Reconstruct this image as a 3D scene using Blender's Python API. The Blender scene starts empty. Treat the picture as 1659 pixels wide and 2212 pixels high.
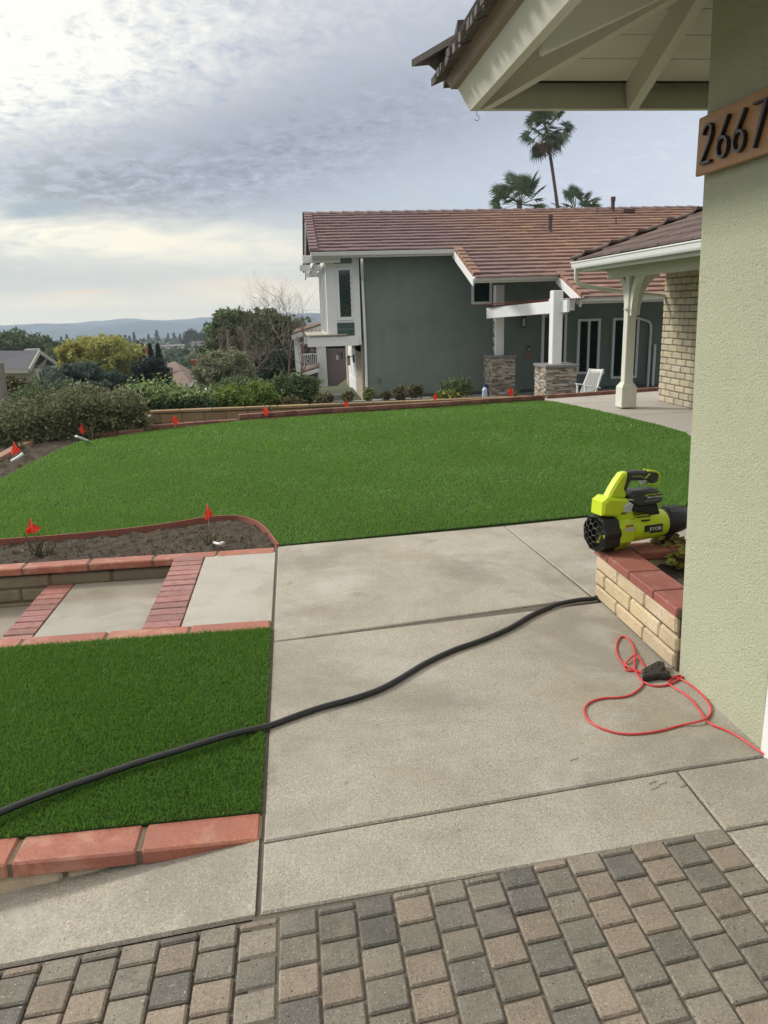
import bpy, math, random
import numpy as np
from mathutils import Vector, Matrix, noise as mnoise
random.seed(7); rng = np.random.default_rng(7)
C = bpy.context.scene.collection
R = math.radians
# ------------------------------------------------------------------ camera
# world: X = right along the house fronts, Y = along the walkway, Z up; units metres
H = 1.7
FOC, PPX, PPY = 1662.0, 829.5, 1106.0          # in the 1659 x 2212 view of the photograph
def _ray(u, v): return Vector((u-PPX, PPY-v, -FOC))
_a = _ray(625, 676); _b = _ray(1625, 646)
_up = _b.cross(_a).normalized(); _Y = _a.normalized(); _X = _Y.cross(_up).normalized()
MW = Matrix((_X, _Y, _up))
CAM = Vector((0, 0, H))
cam_d = bpy.data.cameras.new('camera'); cam = bpy.data.objects.new('camera', cam_d); C.objects.link(cam)
cam.matrix_world = Matrix.Translation(CAM) @ MW.to_4x4()
cam_d.sensor_fit = 'VERTICAL'; cam_d.sensor_height = 36; cam_d.sensor_width = 27
cam_d.lens = FOC/2212*36; cam_d.clip_start = 0.05; cam_d.clip_end = 20000
sc = bpy.context.scene; sc.camera = cam
# surveying helpers: where a sight line meets a real plane of the place
def dirw(u, v): return MW @ _ray(u, v)
def PZ(u, v, z=0.0): r = dirw(u, v); return CAM + r*((z-H)/r.z)
def PY(u, v, y): r = dirw(u, v); return CAM + r*(y/r.y)
def PX(u, v, x): r = dirw(u, v); return CAM + r*(x/r.x)
# ------------------------------------------------------------------ view, world, sun
vs = sc.view_settings; vs.view_transform = 'Standard'; vs.look = 'None'; vs.gamma = 1.0; vs.use_curve_mapping = False
vs.exposure = 0.14
sc.render.engine = 'CYCLES'
sc.cycles.volume_bounces = 0; sc.cycles.max_bounces = 6; sc.cycles.transparent_max_bounces = 12
def lin(r, g, b):
    f = lambda c: (c/255)/12.92 if c/255 <= .04045 else ((c/255+.055)/1.055)**2.4
    return (f(r), f(g), f(b))
SUN_AZ, SUN_EL = R(-62), R(34)                 # to the left and a little ahead, veiled by cloud
class NT:
    def __init__(s, tree): s.t = tree; s.n = tree.nodes; s.l = tree.links
    def new(s, typ, **kw):
        n = s.n.new(typ)
        for k, v in kw.items(): setattr(n, k, v)
        return n
    def link(s, a, b): s.l.new(a, b)
    def val(s, sock, x):
        if isinstance(x, (int, float)): sock.default_value = x
        elif isinstance(x, tuple): sock.default_value = x if len(x) == len(sock.default_value) else (*x, 1.0)
        else: s.l.new(x, sock)
    def math(s, op, a, b=0.0, c=None, clamp=False):
        n = s.n.new('ShaderNodeMath'); n.operation = op; n.use_clamp = clamp
        s.val(n.inputs[0], a); s.val(n.inputs[1], b)
        if c is not None: s.val(n.inputs[2], c)
        return n.outputs[0]
    def mix(s, f, a, b, blend='MIX'):
        n = s.n.new('ShaderNodeMix'); n.data_type = 'RGBA'; n.blend_type = blend
        s.val(n.inputs[0], f); s.val(n.inputs[6], a); s.val(n.inputs[7], b)
        return n.outputs[2]
    def ramp(s, f, stops, interp='LINEAR'):
        n = s.n.new('ShaderNodeValToRGB'); n.color_ramp.interpolation = interp
        e = n.color_ramp.elements
        while len(e) < len(stops): e.new(.5)
        for i, (p, c) in enumerate(stops):
            e[i].position = p; e[i].color = (*c, 1) if len(c) == 3 else c
        s.val(n.inputs[0], f); return n.outputs[0]
    def noise(s, vec, scale, detail=4, rough=.55, dist=0.0):
        n = s.n.new('ShaderNodeTexNoise'); n.inputs['Scale'].default_value = scale
        n.inputs['Detail'].default_value = detail; n.inputs['Roughness'].default_value = rough
        n.inputs['Distortion'].default_value = dist
        if vec is not None: s.l.new(vec, n.inputs['Vector'])
        return n.outputs['Fac']
world = bpy.data.worlds.new('World'); sc.world = world; world.use_nodes = True
wt = NT(world.node_tree); wt.n.clear()
out = wt.new('ShaderNodeOutputWorld'); bg = wt.new('ShaderNodeBackground'); wt.link(bg.outputs[0], out.inputs[0])
sky = wt.new('ShaderNodeTexSky', sky_type='NISHITA'); sky.sun_disc = False
sky.sun_elevation = SUN_EL; sky.sun_rotation = SUN_AZ
tc = wt.new('ShaderNodeTexCoord'); sep = wt.new('ShaderNodeSeparateXYZ'); wt.link(tc.outputs['Generated'], sep.inputs[0])
sx, sy, sz = sep.outputs
D2 = 180/math.pi
az = wt.math('MULTIPLY', wt.math('ARCTAN2', sx, sy), D2)
el = wt.math('MULTIPLY', wt.math('ARCSINE', sz), D2)
# coordinates on the cloud layer
zz = wt.math('ADD', wt.math('MAXIMUM', sz, 0.0), .21)
cmb = wt.new('ShaderNodeCombineXYZ'); wt.link(wt.math('DIVIDE', sx, zz), cmb.inputs[0]); wt.link(wt.math('DIVIDE', sy, zz), cmb.inputs[1])
cv = cmb.outputs[0]
cmb2 = wt.new('ShaderNodeCombineXYZ'); wt.link(wt.math('MULTIPLY', az, .055), cmb2.inputs[0]); wt.link(wt.math('MULTIPLY', el, .22), cmb2.inputs[1])
av = cmb2.outputs[0]
def gauss(a0, e0, sa, se, tilt=0.0, p=2):
    da = wt.math('SUBTRACT', az, a0); de = wt.math('SUBTRACT', el, e0)
    if tilt: de = wt.math('SUBTRACT', de, wt.math('MULTIPLY', da, tilt))
    q = wt.math('ADD', wt.math('POWER', wt.math('ABSOLUTE', wt.math('DIVIDE', da, sa)), p), wt.math('POWER', wt.math('ABSOLUTE', wt.math('DIVIDE', de, se)), p))
    return wt.math('POWER', 2.71828, wt.math('MULTIPLY', q, -1.0))
elr = wt.math('DIVIDE', el, 40.0)
wob = wt.math('MULTIPLY', wt.math('SUBTRACT', wt.noise(av, 1.6, 3), .5), .10)
base = wt.ramp(wt.math('ADD', elr, wob), [(0.0, lin(250, 240, 214)), (.035, lin(236, 230, 212)), (.065, lin(208, 212, 208)), (.12, lin(184, 196, 206)), (.2, lin(190, 199, 212)),
       (.3, lin(176, 184, 199)), (.42, lin(186, 192, 204)), (.55, lin(205, 208, 214)), (1.0, lin(225, 226, 228))])
# milky blue to the right
base = wt.mix(wt.math('MULTIPLY', gauss(27, 7, 13, 11), .85, clamp=True), base, lin(203, 211, 226))
base = wt.mix(wt.math('MULTIPLY', gauss(36, 5, 9, 4.5), .8, clamp=True), base, lin(226, 230, 236))
# dark band of stratus from the left to the centre
n1 = wt.noise(cv, 1.5, 5, .6, .6); n2 = wt.noise(cv, 10.0, 9, .68, .5); n3 = wt.noise(av, 3.2, 5, .6, .5)
n4 = wt.noise(cv, 30.0, 3, .6, .5)
band = gauss(0, 10.5, 22, 3.8, .26)
# bright veil towards the sun, upper left
veil = gauss(-22, 15.5, 17, 5.2, .12)
mott = wt.math('MULTIPLY', wt.math('ADD', wt.math('SUBTRACT', n2, .5), wt.math('MULTIPLY', wt.math('SUBTRACT', n4, .5), .6)), 4.3)
vfac = wt.math('ADD', wt.math('MULTIPLY', veil, 1.5), wt.math('MULTIPLY', mott, wt.math('MULTIPLY', wt.math('ADD', veil, .22), .75)), clamp=True)
skyc = wt.mix(vfac, base, lin(250, 249, 240))
bfac = wt.math('MULTIPLY', band, wt.math('ADD', .62, wt.math('MULTIPLY', wt.math('ADD', mott, wt.math('SUBTRACT', n1, .5)), .55)), clamp=True)
skyc = wt.mix(bfac, skyc, lin(150, 157, 171))
# mottled altocumulus, grey flecks on the left
fl = wt.math('MULTIPLY', gauss(-13, 8.4, 8, 2.4, .1), wt.math('MULTIPLY', wt.math('SUBTRACT', n2, .42), 7.0, clamp=True), clamp=True)
skyc = wt.mix(wt.math('MULTIPLY', fl, .8), skyc, lin(150, 157, 165))
# warm bright bars below it
cr = wt.math('MULTIPLY', gauss(-15, 5.2, 16, 1.5, -.03), wt.math('ADD', .85, wt.math('MULTIPLY', wt.math('SUBTRACT', n3, .45), 3.0)), clamp=True)
skyc = wt.mix(wt.math('MULTIPLY', cr, .92), skyc, lin(255, 250, 230))
cr2 = wt.math('MULTIPLY', gauss(-3, 4.4, 9, 1.0, -.06), wt.math('ADD', .6, wt.math('MULTIPLY', wt.math('SUBTRACT', n3, .45), 3.0)), clamp=True)
skyc = wt.mix(wt.math('MULTIPLY', cr2, .7), skyc, lin(246, 238, 220))
# one hole of blue
hole = wt.math('MULTIPLY', gauss(-15.6, 6.9, 2.3, .5, .10, 4), wt.math('MULTIPLY', wt.math('SUBTRACT', n3, .30), 5.0, clamp=True), clamp=True)
skyc = wt.mix(hole, skyc, lin(165, 179, 190))
cr3 = wt.math('MULTIPLY', gauss(-13.6, 1.75, 2.0, .12, .04), .55)
skyc = wt.mix(cr3, skyc, lin(246, 214, 184))
cr4 = wt.math('MULTIPLY', gauss(-3, 2.0, 5, .5, -.02), .4)
skyc = wt.mix(cr4, skyc, lin(240, 216, 198))
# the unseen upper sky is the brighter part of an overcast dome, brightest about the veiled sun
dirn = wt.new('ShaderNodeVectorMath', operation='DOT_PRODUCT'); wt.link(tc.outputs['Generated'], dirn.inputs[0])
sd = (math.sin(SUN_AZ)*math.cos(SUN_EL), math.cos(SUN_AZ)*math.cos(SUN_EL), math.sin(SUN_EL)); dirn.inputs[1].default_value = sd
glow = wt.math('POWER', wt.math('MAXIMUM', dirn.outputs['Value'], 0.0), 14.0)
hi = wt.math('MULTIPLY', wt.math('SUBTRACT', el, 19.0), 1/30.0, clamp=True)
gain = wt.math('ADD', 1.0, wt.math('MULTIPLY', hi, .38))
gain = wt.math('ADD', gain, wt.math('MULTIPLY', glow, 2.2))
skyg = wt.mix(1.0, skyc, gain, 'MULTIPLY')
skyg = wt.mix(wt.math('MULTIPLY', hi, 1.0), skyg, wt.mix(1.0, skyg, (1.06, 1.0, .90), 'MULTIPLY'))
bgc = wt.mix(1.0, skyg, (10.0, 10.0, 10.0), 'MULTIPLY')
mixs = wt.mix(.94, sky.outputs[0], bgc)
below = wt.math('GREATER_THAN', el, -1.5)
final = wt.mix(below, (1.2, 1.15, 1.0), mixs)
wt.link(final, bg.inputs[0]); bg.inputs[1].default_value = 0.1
sund = bpy.data.lights.new('sun', 'SUN'); sund.energy = 2.4; sund.angle = R(9); sund.color = (1.0, .95, .86)
sun = bpy.data.objects.new('sun', sund); C.objects.link(sun)
sun.rotation_euler = Vector(sd).to_track_quat('Z', 'Y').to_euler()

# ------------------------------------------------------------------ materials
MATS = {}
def mat(name, col=(.5, .5, .5), rough=.75, attr=False, island=0.0, n=None, bump=None, spec=.35, metal=0.0, stain=None,
        speck=None, bump2=None, transl=0.0, wave=None, roughn=None, coat=0.0, grad=None):
    """n=(scale, amount)  bump=(scale, strength, distance)  stain=(scale, colour, threshold, amount)  speck=(scale, colour, threshold)"""
    if name in MATS: return MATS[name]
    m = bpy.data.materials.new(name); m.use_nodes = True; t = NT(m.node_tree); t.n.clear()
    o = t.new('ShaderNodeOutputMaterial'); p = t.new('ShaderNodeBsdfPrincipled'); t.link(p.outputs[0], o.inputs[0])
    tcn = t.new('ShaderNodeTexCoord'); vec = tcn.outputs['Object']
    c = tuple(col)
    if attr:
        a = t.new('ShaderNodeAttribute', attribute_name='Col'); c = t.mix(1.0, a.outputs['Color'], tuple(col), 'MULTIPLY')
    if grad:   # (axis index, from, to, colour at far end)
        sp = t.new('ShaderNodeSeparateXYZ'); t.link(vec, sp.inputs[0])
        f = t.math('DIVIDE', t.math('SUBTRACT', sp.outputs[grad[0]], grad[1]), grad[2]-grad[1], clamp=True)
        c = t.mix(f, c, tuple(grad[3]))
    if island:
        g = t.new('ShaderNodeNewGeometry')
        f = t.math('ADD', 1-island, t.math('MULTIPLY', g.outputs['Random Per Island'], 2*island))
        hs = t.new('ShaderNodeHueSaturation'); t.val(hs.inputs['Color'], c); t.link(f, hs.inputs['Value'])
        t.link(t.math('ADD', .5-.03*island, t.math('MULTIPLY', g.outputs['Random Per Island'], .06*island)), hs.inputs['Hue'])
        c = hs.outputs[0]
    if n:
        for (s_, am) in (n if isinstance(n[0], tuple) else (n,)):
            f = t.noise(vec, s_, 6, .6)
            f = t.math('ADD', 1-am, t.math('MULTIPLY', f, 2*am))
            c = t.mix(1.0, c, f, 'MULTIPLY')
    if wave:  # wood grain: (scale tuple, amount)
        mp = t.new('ShaderNodeMapping'); mp.inputs['Scale'].default_value = wave[0]; t.link(vec, mp.inputs[0])
        f = t.noise(mp.outputs[0], 1.0, 6, .65, 1.2); wf = f
        c = t.mix(1.0, c, t.math('ADD', 1-wave[1], t.math('MULTIPLY', f, 2*wave[1])), 'MULTIPLY')
    if stain:
        for st in (stain if isinstance(stain[0], tuple) else (stain,)):
            f = t.noise(vec, st[0], 5, .6, .4)
            f = t.math('MULTIPLY', t.math('MULTIPLY', t.math('SUBTRACT', f, st[2]), 8.0, clamp=True), st[3])
            c = t.mix(f, c, tuple(st[1]))
    if speck:
        for st in (speck if isinstance(speck[0], tuple) else (speck,)):
            vn = t.new('ShaderNodeTexNoise'); vn.inputs['Scale'].default_value = st[0]; vn.inputs['Detail'].default_value = 2; t.link(vec, vn.inputs['Vector'])
            f = t.math('MULTIPLY', t.math('SUBTRACT', vn.outputs['Fac'], st[2]), 14.0, clamp=True)
            c = t.mix(f, c, tuple(st[1]))
    t.val(p.inputs['Base Color'], c)
    p.inputs['Roughness'].default_value = rough; p.inputs['Specular IOR Level'].default_value = spec; p.inputs['Metallic'].default_value = metal
    if coat: p.inputs['Coat Weight'].default_value = coat; p.inputs['Coat Roughness'].default_value = .08
    if roughn:
        f = t.math('MULTIPLY', t.math('SUBTRACT', t.noise(vec, roughn[0], 4, .5), roughn[1]), 6.0, clamp=True)
        t.link(t.math('ADD', roughn[2], t.math('MULTIPLY', f, rough-roughn[2])), p.inputs['Roughness'])
    nrm = None
    for b in (bump, bump2):
        if b:
            bn = t.new('ShaderNodeBump'); bn.inputs['Strength'].default_value = b[1]; bn.inputs['Distance'].default_value = b[2]
            t.link(t.noise(vec, b[0], 5, .6), bn.inputs['Height'])
            if nrm is not None: t.link(nrm, bn.inputs['Normal'])
            nrm = bn.outputs[0]
    if wave:
        bn = t.new('ShaderNodeBump'); bn.inputs['Strength'].default_value = .6; bn.inputs['Distance'].default_value = .002
        t.link(wf, bn.inputs['Height'])
        if nrm is not None: t.link(nrm, bn.inputs['Normal'])
        nrm = bn.outputs[0]
    if nrm is not None: t.link(nrm, p.inputs['Normal'])
    if transl:
        tr = t.new('ShaderNodeBsdfTranslucent'); t.val(tr.inputs[0], c); ms = t.new('ShaderNodeMixShader'); ms.inputs[0].default_value = transl
        t.link(p.outputs[0], ms.inputs[1]); t.link(tr.outputs[0], ms.inputs[2]); t.link(ms.outputs[0], o.inputs[0])
    MATS[name] = m; return m
def leafm(name, col, isl=.45, tr=.3, rough=.6): return mat(name, col, rough, island=isl, transl=tr, spec=.25, n=(.6, .25))

M_conc = mat('concrete', (.365, .336, .278), .85, n=((.8, .30), (3, .22), (14, .16), (60, .35), (130, .75)), stain=((.9, (.215, .195, .16), .48, .6), (1.7, (.46, .44, .40), .54, .6), (1.1, (.30, .25, .17), .56, .55), (2.6, (.20, .18, .15), .60, .6)),
             speck=((170, (.58, .55, .49), .645), (190, (.10, .09, .08), .655)), bump=(120, .9, .005), bump2=(14, .3, .004))
M_conc2 = mat('smooth_concrete', (.40, .375, .335), .7, n=((2, .14), (30, .06)), stain=(1.0, (.27, .25, .22), .55, .4), bump=(60, .2, .003))
M_wet = mat('wet_concrete', (.33, .305, .25), .26, n=((2.5, .2), (30, .05)), stain=((1.6, (.19, .165, .12), .50, .5),), roughn=(2.2, .40, .05), spec=.7, bump=(40, .06, .002))
M_joint = mat('joint_dirt', (.13, .115, .09), .95, n=(60, .3), bump=(90, .8, .006))
M_paver = mat('paver', (1.36, 1.31, 1.20), .82, attr=True, n=((9, .35), (70, .3), (150, .6)), speck=((200, (.50, .48, .43), .66), (120, (.04, .04, .04), .65)), stain=((13, (.10, .085, .07), .58, .45), (7, (.24, .20, .155), .52, .4)), bump=(140, .7, .004), bump2=(28, .5, .006))
M_red = mat('red_painted_cap', (.345, .120, .074), .45, attr=True, n=((6, .25), (40, .22), (110, .5)), stain=((8, (.46, .25, .18), .52, .6), (22, (.16, .085, .07), .60, .6), (2.5, (.26, .10, .08), .52, .4)), bump=(90, .4, .004), bump2=(18, .4, .005), spec=.5)
M_wetbrick = mat('wet_red_brick', (.31, .135, .115), .4, attr=True, n=((20, .3), (90, .35)), stain=((30, (.14, .065, .055), .52, .65), (9, (.36, .22, .19), .56, .5)), bump=(100, .5, .004), spec=.5)
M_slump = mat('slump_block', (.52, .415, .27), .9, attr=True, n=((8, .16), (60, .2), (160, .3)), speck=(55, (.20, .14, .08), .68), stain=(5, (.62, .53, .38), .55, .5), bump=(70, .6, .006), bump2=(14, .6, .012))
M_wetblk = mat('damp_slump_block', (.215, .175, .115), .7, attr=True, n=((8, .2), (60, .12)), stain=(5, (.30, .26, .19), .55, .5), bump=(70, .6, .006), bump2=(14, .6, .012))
M_mortar = mat('mortar', (.15, .12, .085), .95, n=(50, .25), bump=(80, .7, .005))
M_stucco = mat('green_stucco', (.555, .585, .415), .9, n=((1.2, .07), (30, .06)), speck=((80, (.36, .36, .24), .66), (150, (.34, .34, .23), .665)), stain=(1.6, (.55, .545, .39), .50, .5), bump=(85, 1.0, .009), bump2=(170, .8, .005))
M_grey = mat('grey_green_stucco', (.165, .205, .182), .9, n=((.8, .2), (3, .14), (14, .12)), stain=((.5, (.20, .225, .20), .50, .6), (1.3, (.13, .16, .145), .56, .5)), bump=(40, .3, .006))
M_white = mat('white_paint', (.74, .75, .74), .5, n=(4, .04), stain=(6, (.52, .50, .45), .66, .4), bump=(30, .1, .002))
M_cream = mat('cream_paint', (.63, .63, .54), .55, n=(5, .05), wave=((3, 3, 30), .03))
M_eave = mat('eave_paint', (.60, .595, .50), .6, n=((6, .05),), wave=((30, 1.2, 30), .05), stain=(9, (.36, .33, .26), .70, .5))
M_eavex = mat('eave_board_paint', (.64, .635, .54), .65, n=((6, .05),), wave=((1.2, 25, 25), .04), stain=(5, (.30, .28, .22), .70, .4))
M_flash = mat('brown_flashing', (.27, .20, .155), .5, n=((3, .2), (.8, .15)), metal=.0, spec=.5)
M_felt = mat('roofing_felt', (.060, .058, .056), .9, n=(20, .3))
M_tiledk = mat('dark_concrete_tile', (.115, .098, .09), .9, attr=True, n=((14, .3), (60, .2)), stain=(6, (.22, .20, .17), .6, .4), bump=(60, .8, .008))
M_tile = mat('roof_tile', (1, 1, 1), .85, attr=True, n=((6, .16), (30, .1)), bump=(50, .4, .006))
M_soil = mat('soil', (.075, .058, .042), .97, n=((20, .4), (90, .4)), stain=(7, (.13, .11, .08), .55, .5), bump=(60, 1.0, .02))
M_terr = mat('hillside_scrub', (.075, .085, .045), .95, n=((.05, .3), (.6, .3)), stain=(.02, (.16, .14, .09), .55, .6))
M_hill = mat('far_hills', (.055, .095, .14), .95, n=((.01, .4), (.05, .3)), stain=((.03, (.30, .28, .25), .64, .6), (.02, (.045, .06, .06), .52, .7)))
M_turf = mat('turf_backing', (.024, .060, .010), .95, n=((30, .3), (2, .2)), bump=(220, 1.0, .01))
M_hose = mat('black_rubber', (.018, .018, .020), .42, n=(40, .3), spec=.5, bump=(160, .15, .001))
M_cord = mat('red_vinyl', (.62, .045, .050), .38, n=(20, .12), spec=.5)
M_blk = mat('black_plastic', (.017, .018, .018), .42, n=(30, .15), spec=.45, bump=(300, .1, .0006))
M_dgrey = mat('dark_grey_plastic', (.045, .045, .048), .45, n=(20, .1), spec=.45, bump=(260, .12, .0006))
M_lime = mat('lime_plastic', (.56, .70, .022), .36, n=(6, .05), spec=.5, bump=(220, .08, .0006))
M_lgrey = mat('light_grey_plastic', (.50, .51, .54), .45)
M_print = mat('white_print', (.72, .73, .73), .5)
M_sticker = mat('yellow_sticker', (.75, .55, .06), .5)
M_wood = mat('stained_wood', (.40, .205, .085), .5, n=((5, .2),), wave=((14, 2.2, 26), .22), stain=(10, (.58, .38, .20), .60, .5), spec=.4)
M_steel = mat('black_steel', (.016, .016, .018), .35, metal=.2, spec=.6, n=(30, .1))
M_flag = mat('fluorescent_orange_film', (.95, .075, .03), .45, transl=.35)
M_pvc = mat('white_pvc', (.72, .73, .72), .4, n=(30, .08))
M_bark = mat('bark', (.11, .085, .065), .95, n=((4, .3), (20, .25)), bump=(12, .8, .03))
M_palmbark = mat('palm_bark', (.13, .10, .085), .95, n=((6, .3),), bump=(8, .8, .03))
M_twig = mat('bare_twigs', (.19, .14, .115), .9, n=(5, .2))
M_pole = mat('weathered_pole', (.22, .20, .18), .9, n=(3, .3))
M_glass = mat('dark_window_glass', (.012, .028, .030), .06, spec=.8, n=(2, .3))
M_blind = mat('teal_shutters', (.020, .045, .045), .5)
M_door = mat('dark_wood_door', (.045, .022, .016), .45, n=(5, .3))
M_beige = mat('beige_paint', (.42, .40, .33), .8, n=(.8, .08))
M_mauve = mat('mauve_stucco', (.23, .19, .185), .9, n=(.8, .1))
M_brownroof = mat('brown_shingles', (.17, .12, .10), .9, n=((2, .2), (12, .2)), bump=(3, .5, .05))
M_greyroof = mat('grey_shingles', (.085, .085, .098), .9, n=((1, .12), (9, .2)), bump=(3, .5, .05))
M_brick = mat('chimney_brick', (.30, .085, .055), .9, n=((9, .3),), bump=(12, .5, .02))
M_brickd = mat('border_brick', (.20, .095, .070), .85, attr=True, n=((12, .25),), stain=(9, (.30, .22, .17), .6, .5), bump=(60, .6, .006))
M_tanblk = mat('tan_block', (.27, .19, .105), .9, attr=True, n=((5, .2), (30, .1)), stain=(3, (.22, .16, .09), .55, .4), bump=(50, .5, .006))
M_capst = mat('grey_cap_stone', (.20, .19, .19), .8, n=(10, .25), bump=(40, .4, .004))
M_ledge = mat('ledger_stone', (1, 1, 1), .85, attr=True, n=((20, .2),), bump=(50, .6, .006))
M_curb = mat('grey_curb', (.20, .215, .205), .85, n=(3, .2))

# ------------------------------------------------------------------ mesh builder
_t = []
_s = [(a, b, c) for a in (-1, 1) for b in (-1, 1) for c in (-1, 1)]
_ci = {s: i*3 for i, s in enumerate(_s)}
def _cham_faces():
    F = []
    for ax in range(3):
        o = [a for a in range(3) if a != ax]
        for sg in (-1, 1):
            q = []
            for (p, r) in ((-1, -1), (1, -1), (1, 1), (-1, 1)):
                s = [0, 0, 0]; s[ax] = sg; s[o[0]] = p; s[o[1]] = r; q.append(_ci[tuple(s)]+ax)
            F.append(q)
    for ax in range(3):
        o = [a for a in range(3) if a != ax]
        for p in (-1, 1):
            for r in (-1, 1):
                s0 = [0, 0, 0]; s0[ax] = -1; s0[o[0]] = p; s0[o[1]] = r
                s1 = list(s0); s1[ax] = 1
                a, b = _ci[tuple(s0)], _ci[tuple(s1)]
                F.append([a+o[0], b+o[0], b+o[1], a+o[1]])
    for s in _s:
        i = _ci[s]; F.append([i, i+1, i+2])
    return F
_CF = _cham_faces()
class MB:
    def __init__(s): s.v = []; s.f = []; s.c = []
    def add(s, vs, fs, col=None, m=None):
        n = len(s.v)
        if m is not None: vs = [m @ Vector(v) for v in vs]
        s.v.extend([tuple(v) for v in vs]); s.f.extend([tuple(n+i for i in f) for f in fs])
        s.c.extend([col or (1, 1, 1)]*len(fs)); return s
    def box(s, c, d, b=0.0, rz=0.0, col=None, m=None, jit=0.0):
        hx, hy, hz = d[0]/2, d[1]/2, d[2]/2
        M = Matrix.Translation(Vector(c)) @ Matrix.Rotation(rz, 4, 'Z')
        if m is not None: M = M @ m
        J = lambda: random.uniform(-jit, jit) if jit else 0
        if b <= 0:
            vs = [(a*hx+J(), e*hy+J(), g*hz+J()) for (a, e, g) in _s]
            fs = [(0, 1, 3, 2), (4, 6, 7, 5), (0, 4, 5, 1), (2, 3, 7, 6), (0, 2, 6, 4), (1, 5, 7, 3)]
        else:
            b = min(b, hx*.9, hy*.9, hz*.9); vs = []
            for (a, e, g) in _s:
                j = (J(), J(), J())
                for ax in range(3):
                    p = [a*(hx-b), e*(hy-b), g*(hz-b)]; p[ax] = (a*hx, e*hy, g*hz)[ax]
                    vs.append((p[0]+j[0], p[1]+j[1], p[2]+j[2]))
            fs = _CF
        return s.add(vs, fs, col, M)
    def bar(s, p, q, w, h, b=0.0, col=None, up=(0, 0, 1)):
        p, q = Vector(p), Vector(q); d = q-p; L = d.length; d.normalize()
        y = Vector(up).cross(d)
        if y.length < 1e-4: y = Vector((0, 1, 0)).cross(d)
        y.normalize(); z = d.cross(y)
        M = Matrix((d, y, z)).transposed().to_4x4(); M.translation = (p+q)/2
        sub = MB(); sub.box((0, 0, 0), (L, w, h), b); return s.add([M @ Vector(v) for v in sub.v], sub.f, col)
    def prism(s, poly, z0, z1, col=None, b=0.0):
        """poly of (x,y); vertical prism, optional chamfer of the upper rim"""
        n = len(poly); A = sum(poly[i][0]*poly[(i+1) % n][1]-poly[(i+1) % n][0]*poly[i][1] for i in range(n))
        if A < 0: poly = poly[::-1]
        P = [Vector((p[0], p[1])) for p in poly]
        def inset(d):
            o = []
            for i in range(n):
                e0 = (P[i]-P[i-1]).normalized(); e1 = (P[(i+1) % n]-P[i]).normalized()
                n0 = Vector((-e0.y, e0.x)); n1 = Vector((-e1.y, e1.x)); k = n0+n1
                k = k/max(.3, k.dot(k)/2) if k.length > 1e-5 else n0
                o.append(P[i]+k*d)
            return o
        rings = [(P, z0), (P, z1-b if b else z1)]
        if b: rings.append((inset(b), z1))
        vs = [(q.x, q.y, z) for r, z in rings for q in r]; fs = [tuple(range(n))[::-1], tuple(range((len(rings)-1)*n, len(rings)*n))]
        for k in range(len(rings)-1):
            for i in range(n): j = (i+1) % n; fs.append((k*n+i, k*n+j, (k+1)*n+j, (k+1)*n+i))
        return s.add(vs, fs, col)
    def slab(s, poly3, t, col=None, axis=(0, 0, 1)):
        """polygon of 3-D points thickened along axis by t"""
        a = Vector(axis)*t; n = len(poly3)
        vs = [Vector(p) for p in poly3]+[Vector(p)+a for p in poly3]
        fs = [tuple(range(n))[::-1], tuple(range(n, 2*n))]+[(i, (i+1) % n, n+(i+1) % n, n+i) for i in range(n)]
        return s.add(vs, fs, col)
    def tube(s, pts, r, n=8, col=None, caps=True):
        pts = [Vector(p) for p in pts]; m = len(pts)
        rr = r if isinstance(r, (list, tuple)) else [r]*m
        vs = []; prev = None
        for i, p in enumerate(pts):
            d = (pts[min(i+1, m-1)]-pts[max(i-1, 0)])
            if d.length < 1e-9: d = Vector((0, 0, 1))
            d.normalize()
            if prev is None:
                a = d.orthogonal().normalized()
            else:
                a = prev-d*prev.dot(d)
                a = a.normalized() if a.length > 1e-6 else d.orthogonal().normalized()
            prev = a; b = d.cross(a)
            for k in range(n):
                th = 2*math.pi*k/n; vs.append(p+(a*math.cos(th)+b*math.sin(th))*rr[i])
        fs = [(i*n+k, i*n+(k+1) % n, (i+1)*n+(k+1) % n, (i+1)*n+k) for i in range(m-1) for k in range(n)]
        if caps: fs += [tuple(range(n))[::-1], tuple(range((m-1)*n, m*n))]
        return s.add(vs, fs, col)
    def build(s, name, material, parent=None, loc=None, local=False, smooth=False):
        me = bpy.data.meshes.new(name)
        off = Vector((0, 0, 0))
        if not local:
            off = WL.get(parent.name, Vector()) if parent else (Vector(loc) if loc is not None else Vector())
        V = np.array([tuple(v) for v in s.v], dtype=np.float64)-np.array(off)
        me.from_pydata(V.tolist(), [], s.f)
        me.materials.append(material)
        ca = me.color_attributes.new('Col', 'FLOAT_COLOR', 'CORNER')
        cols = np.ones((len(me.loops), 4), dtype=np.float32); tot = np.array([len(f) for f in s.f])
        cols[:, :3] = np.repeat(np.array(s.c, dtype=np.float32), tot, axis=0)
        ca.data.foreach_set('color', cols.ravel())
        if smooth is True: me.polygons.foreach_set('use_smooth', [True]*len(me.polygons))
        me.validate(); me.update()
        if smooth == 'auto':
            me.polygons.foreach_set('use_smooth', [True]*len(me.polygons))
            try: me.set_sharp_from_angle(angle=R(38))
            except Exception: pass
        o = bpy.data.objects.new(name, me); C.objects.link(o)
        if parent: o.parent = parent; WL[o.name] = WL.get(parent.name, Vector())
        elif not local: o.location = off; WL[o.name] = Vector(off)
        return o
WL = {}
def thing(name, label, cat, loc=(0, 0, 0), group=None, rot=None):
    o = bpy.data.objects.new(name, None); C.objects.link(o); o.location = loc; o.empty_display_size = .1
    if rot: o.rotation_euler = rot
    WL[o.name] = Vector(loc); return tag(o, label, cat, group)
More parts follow.
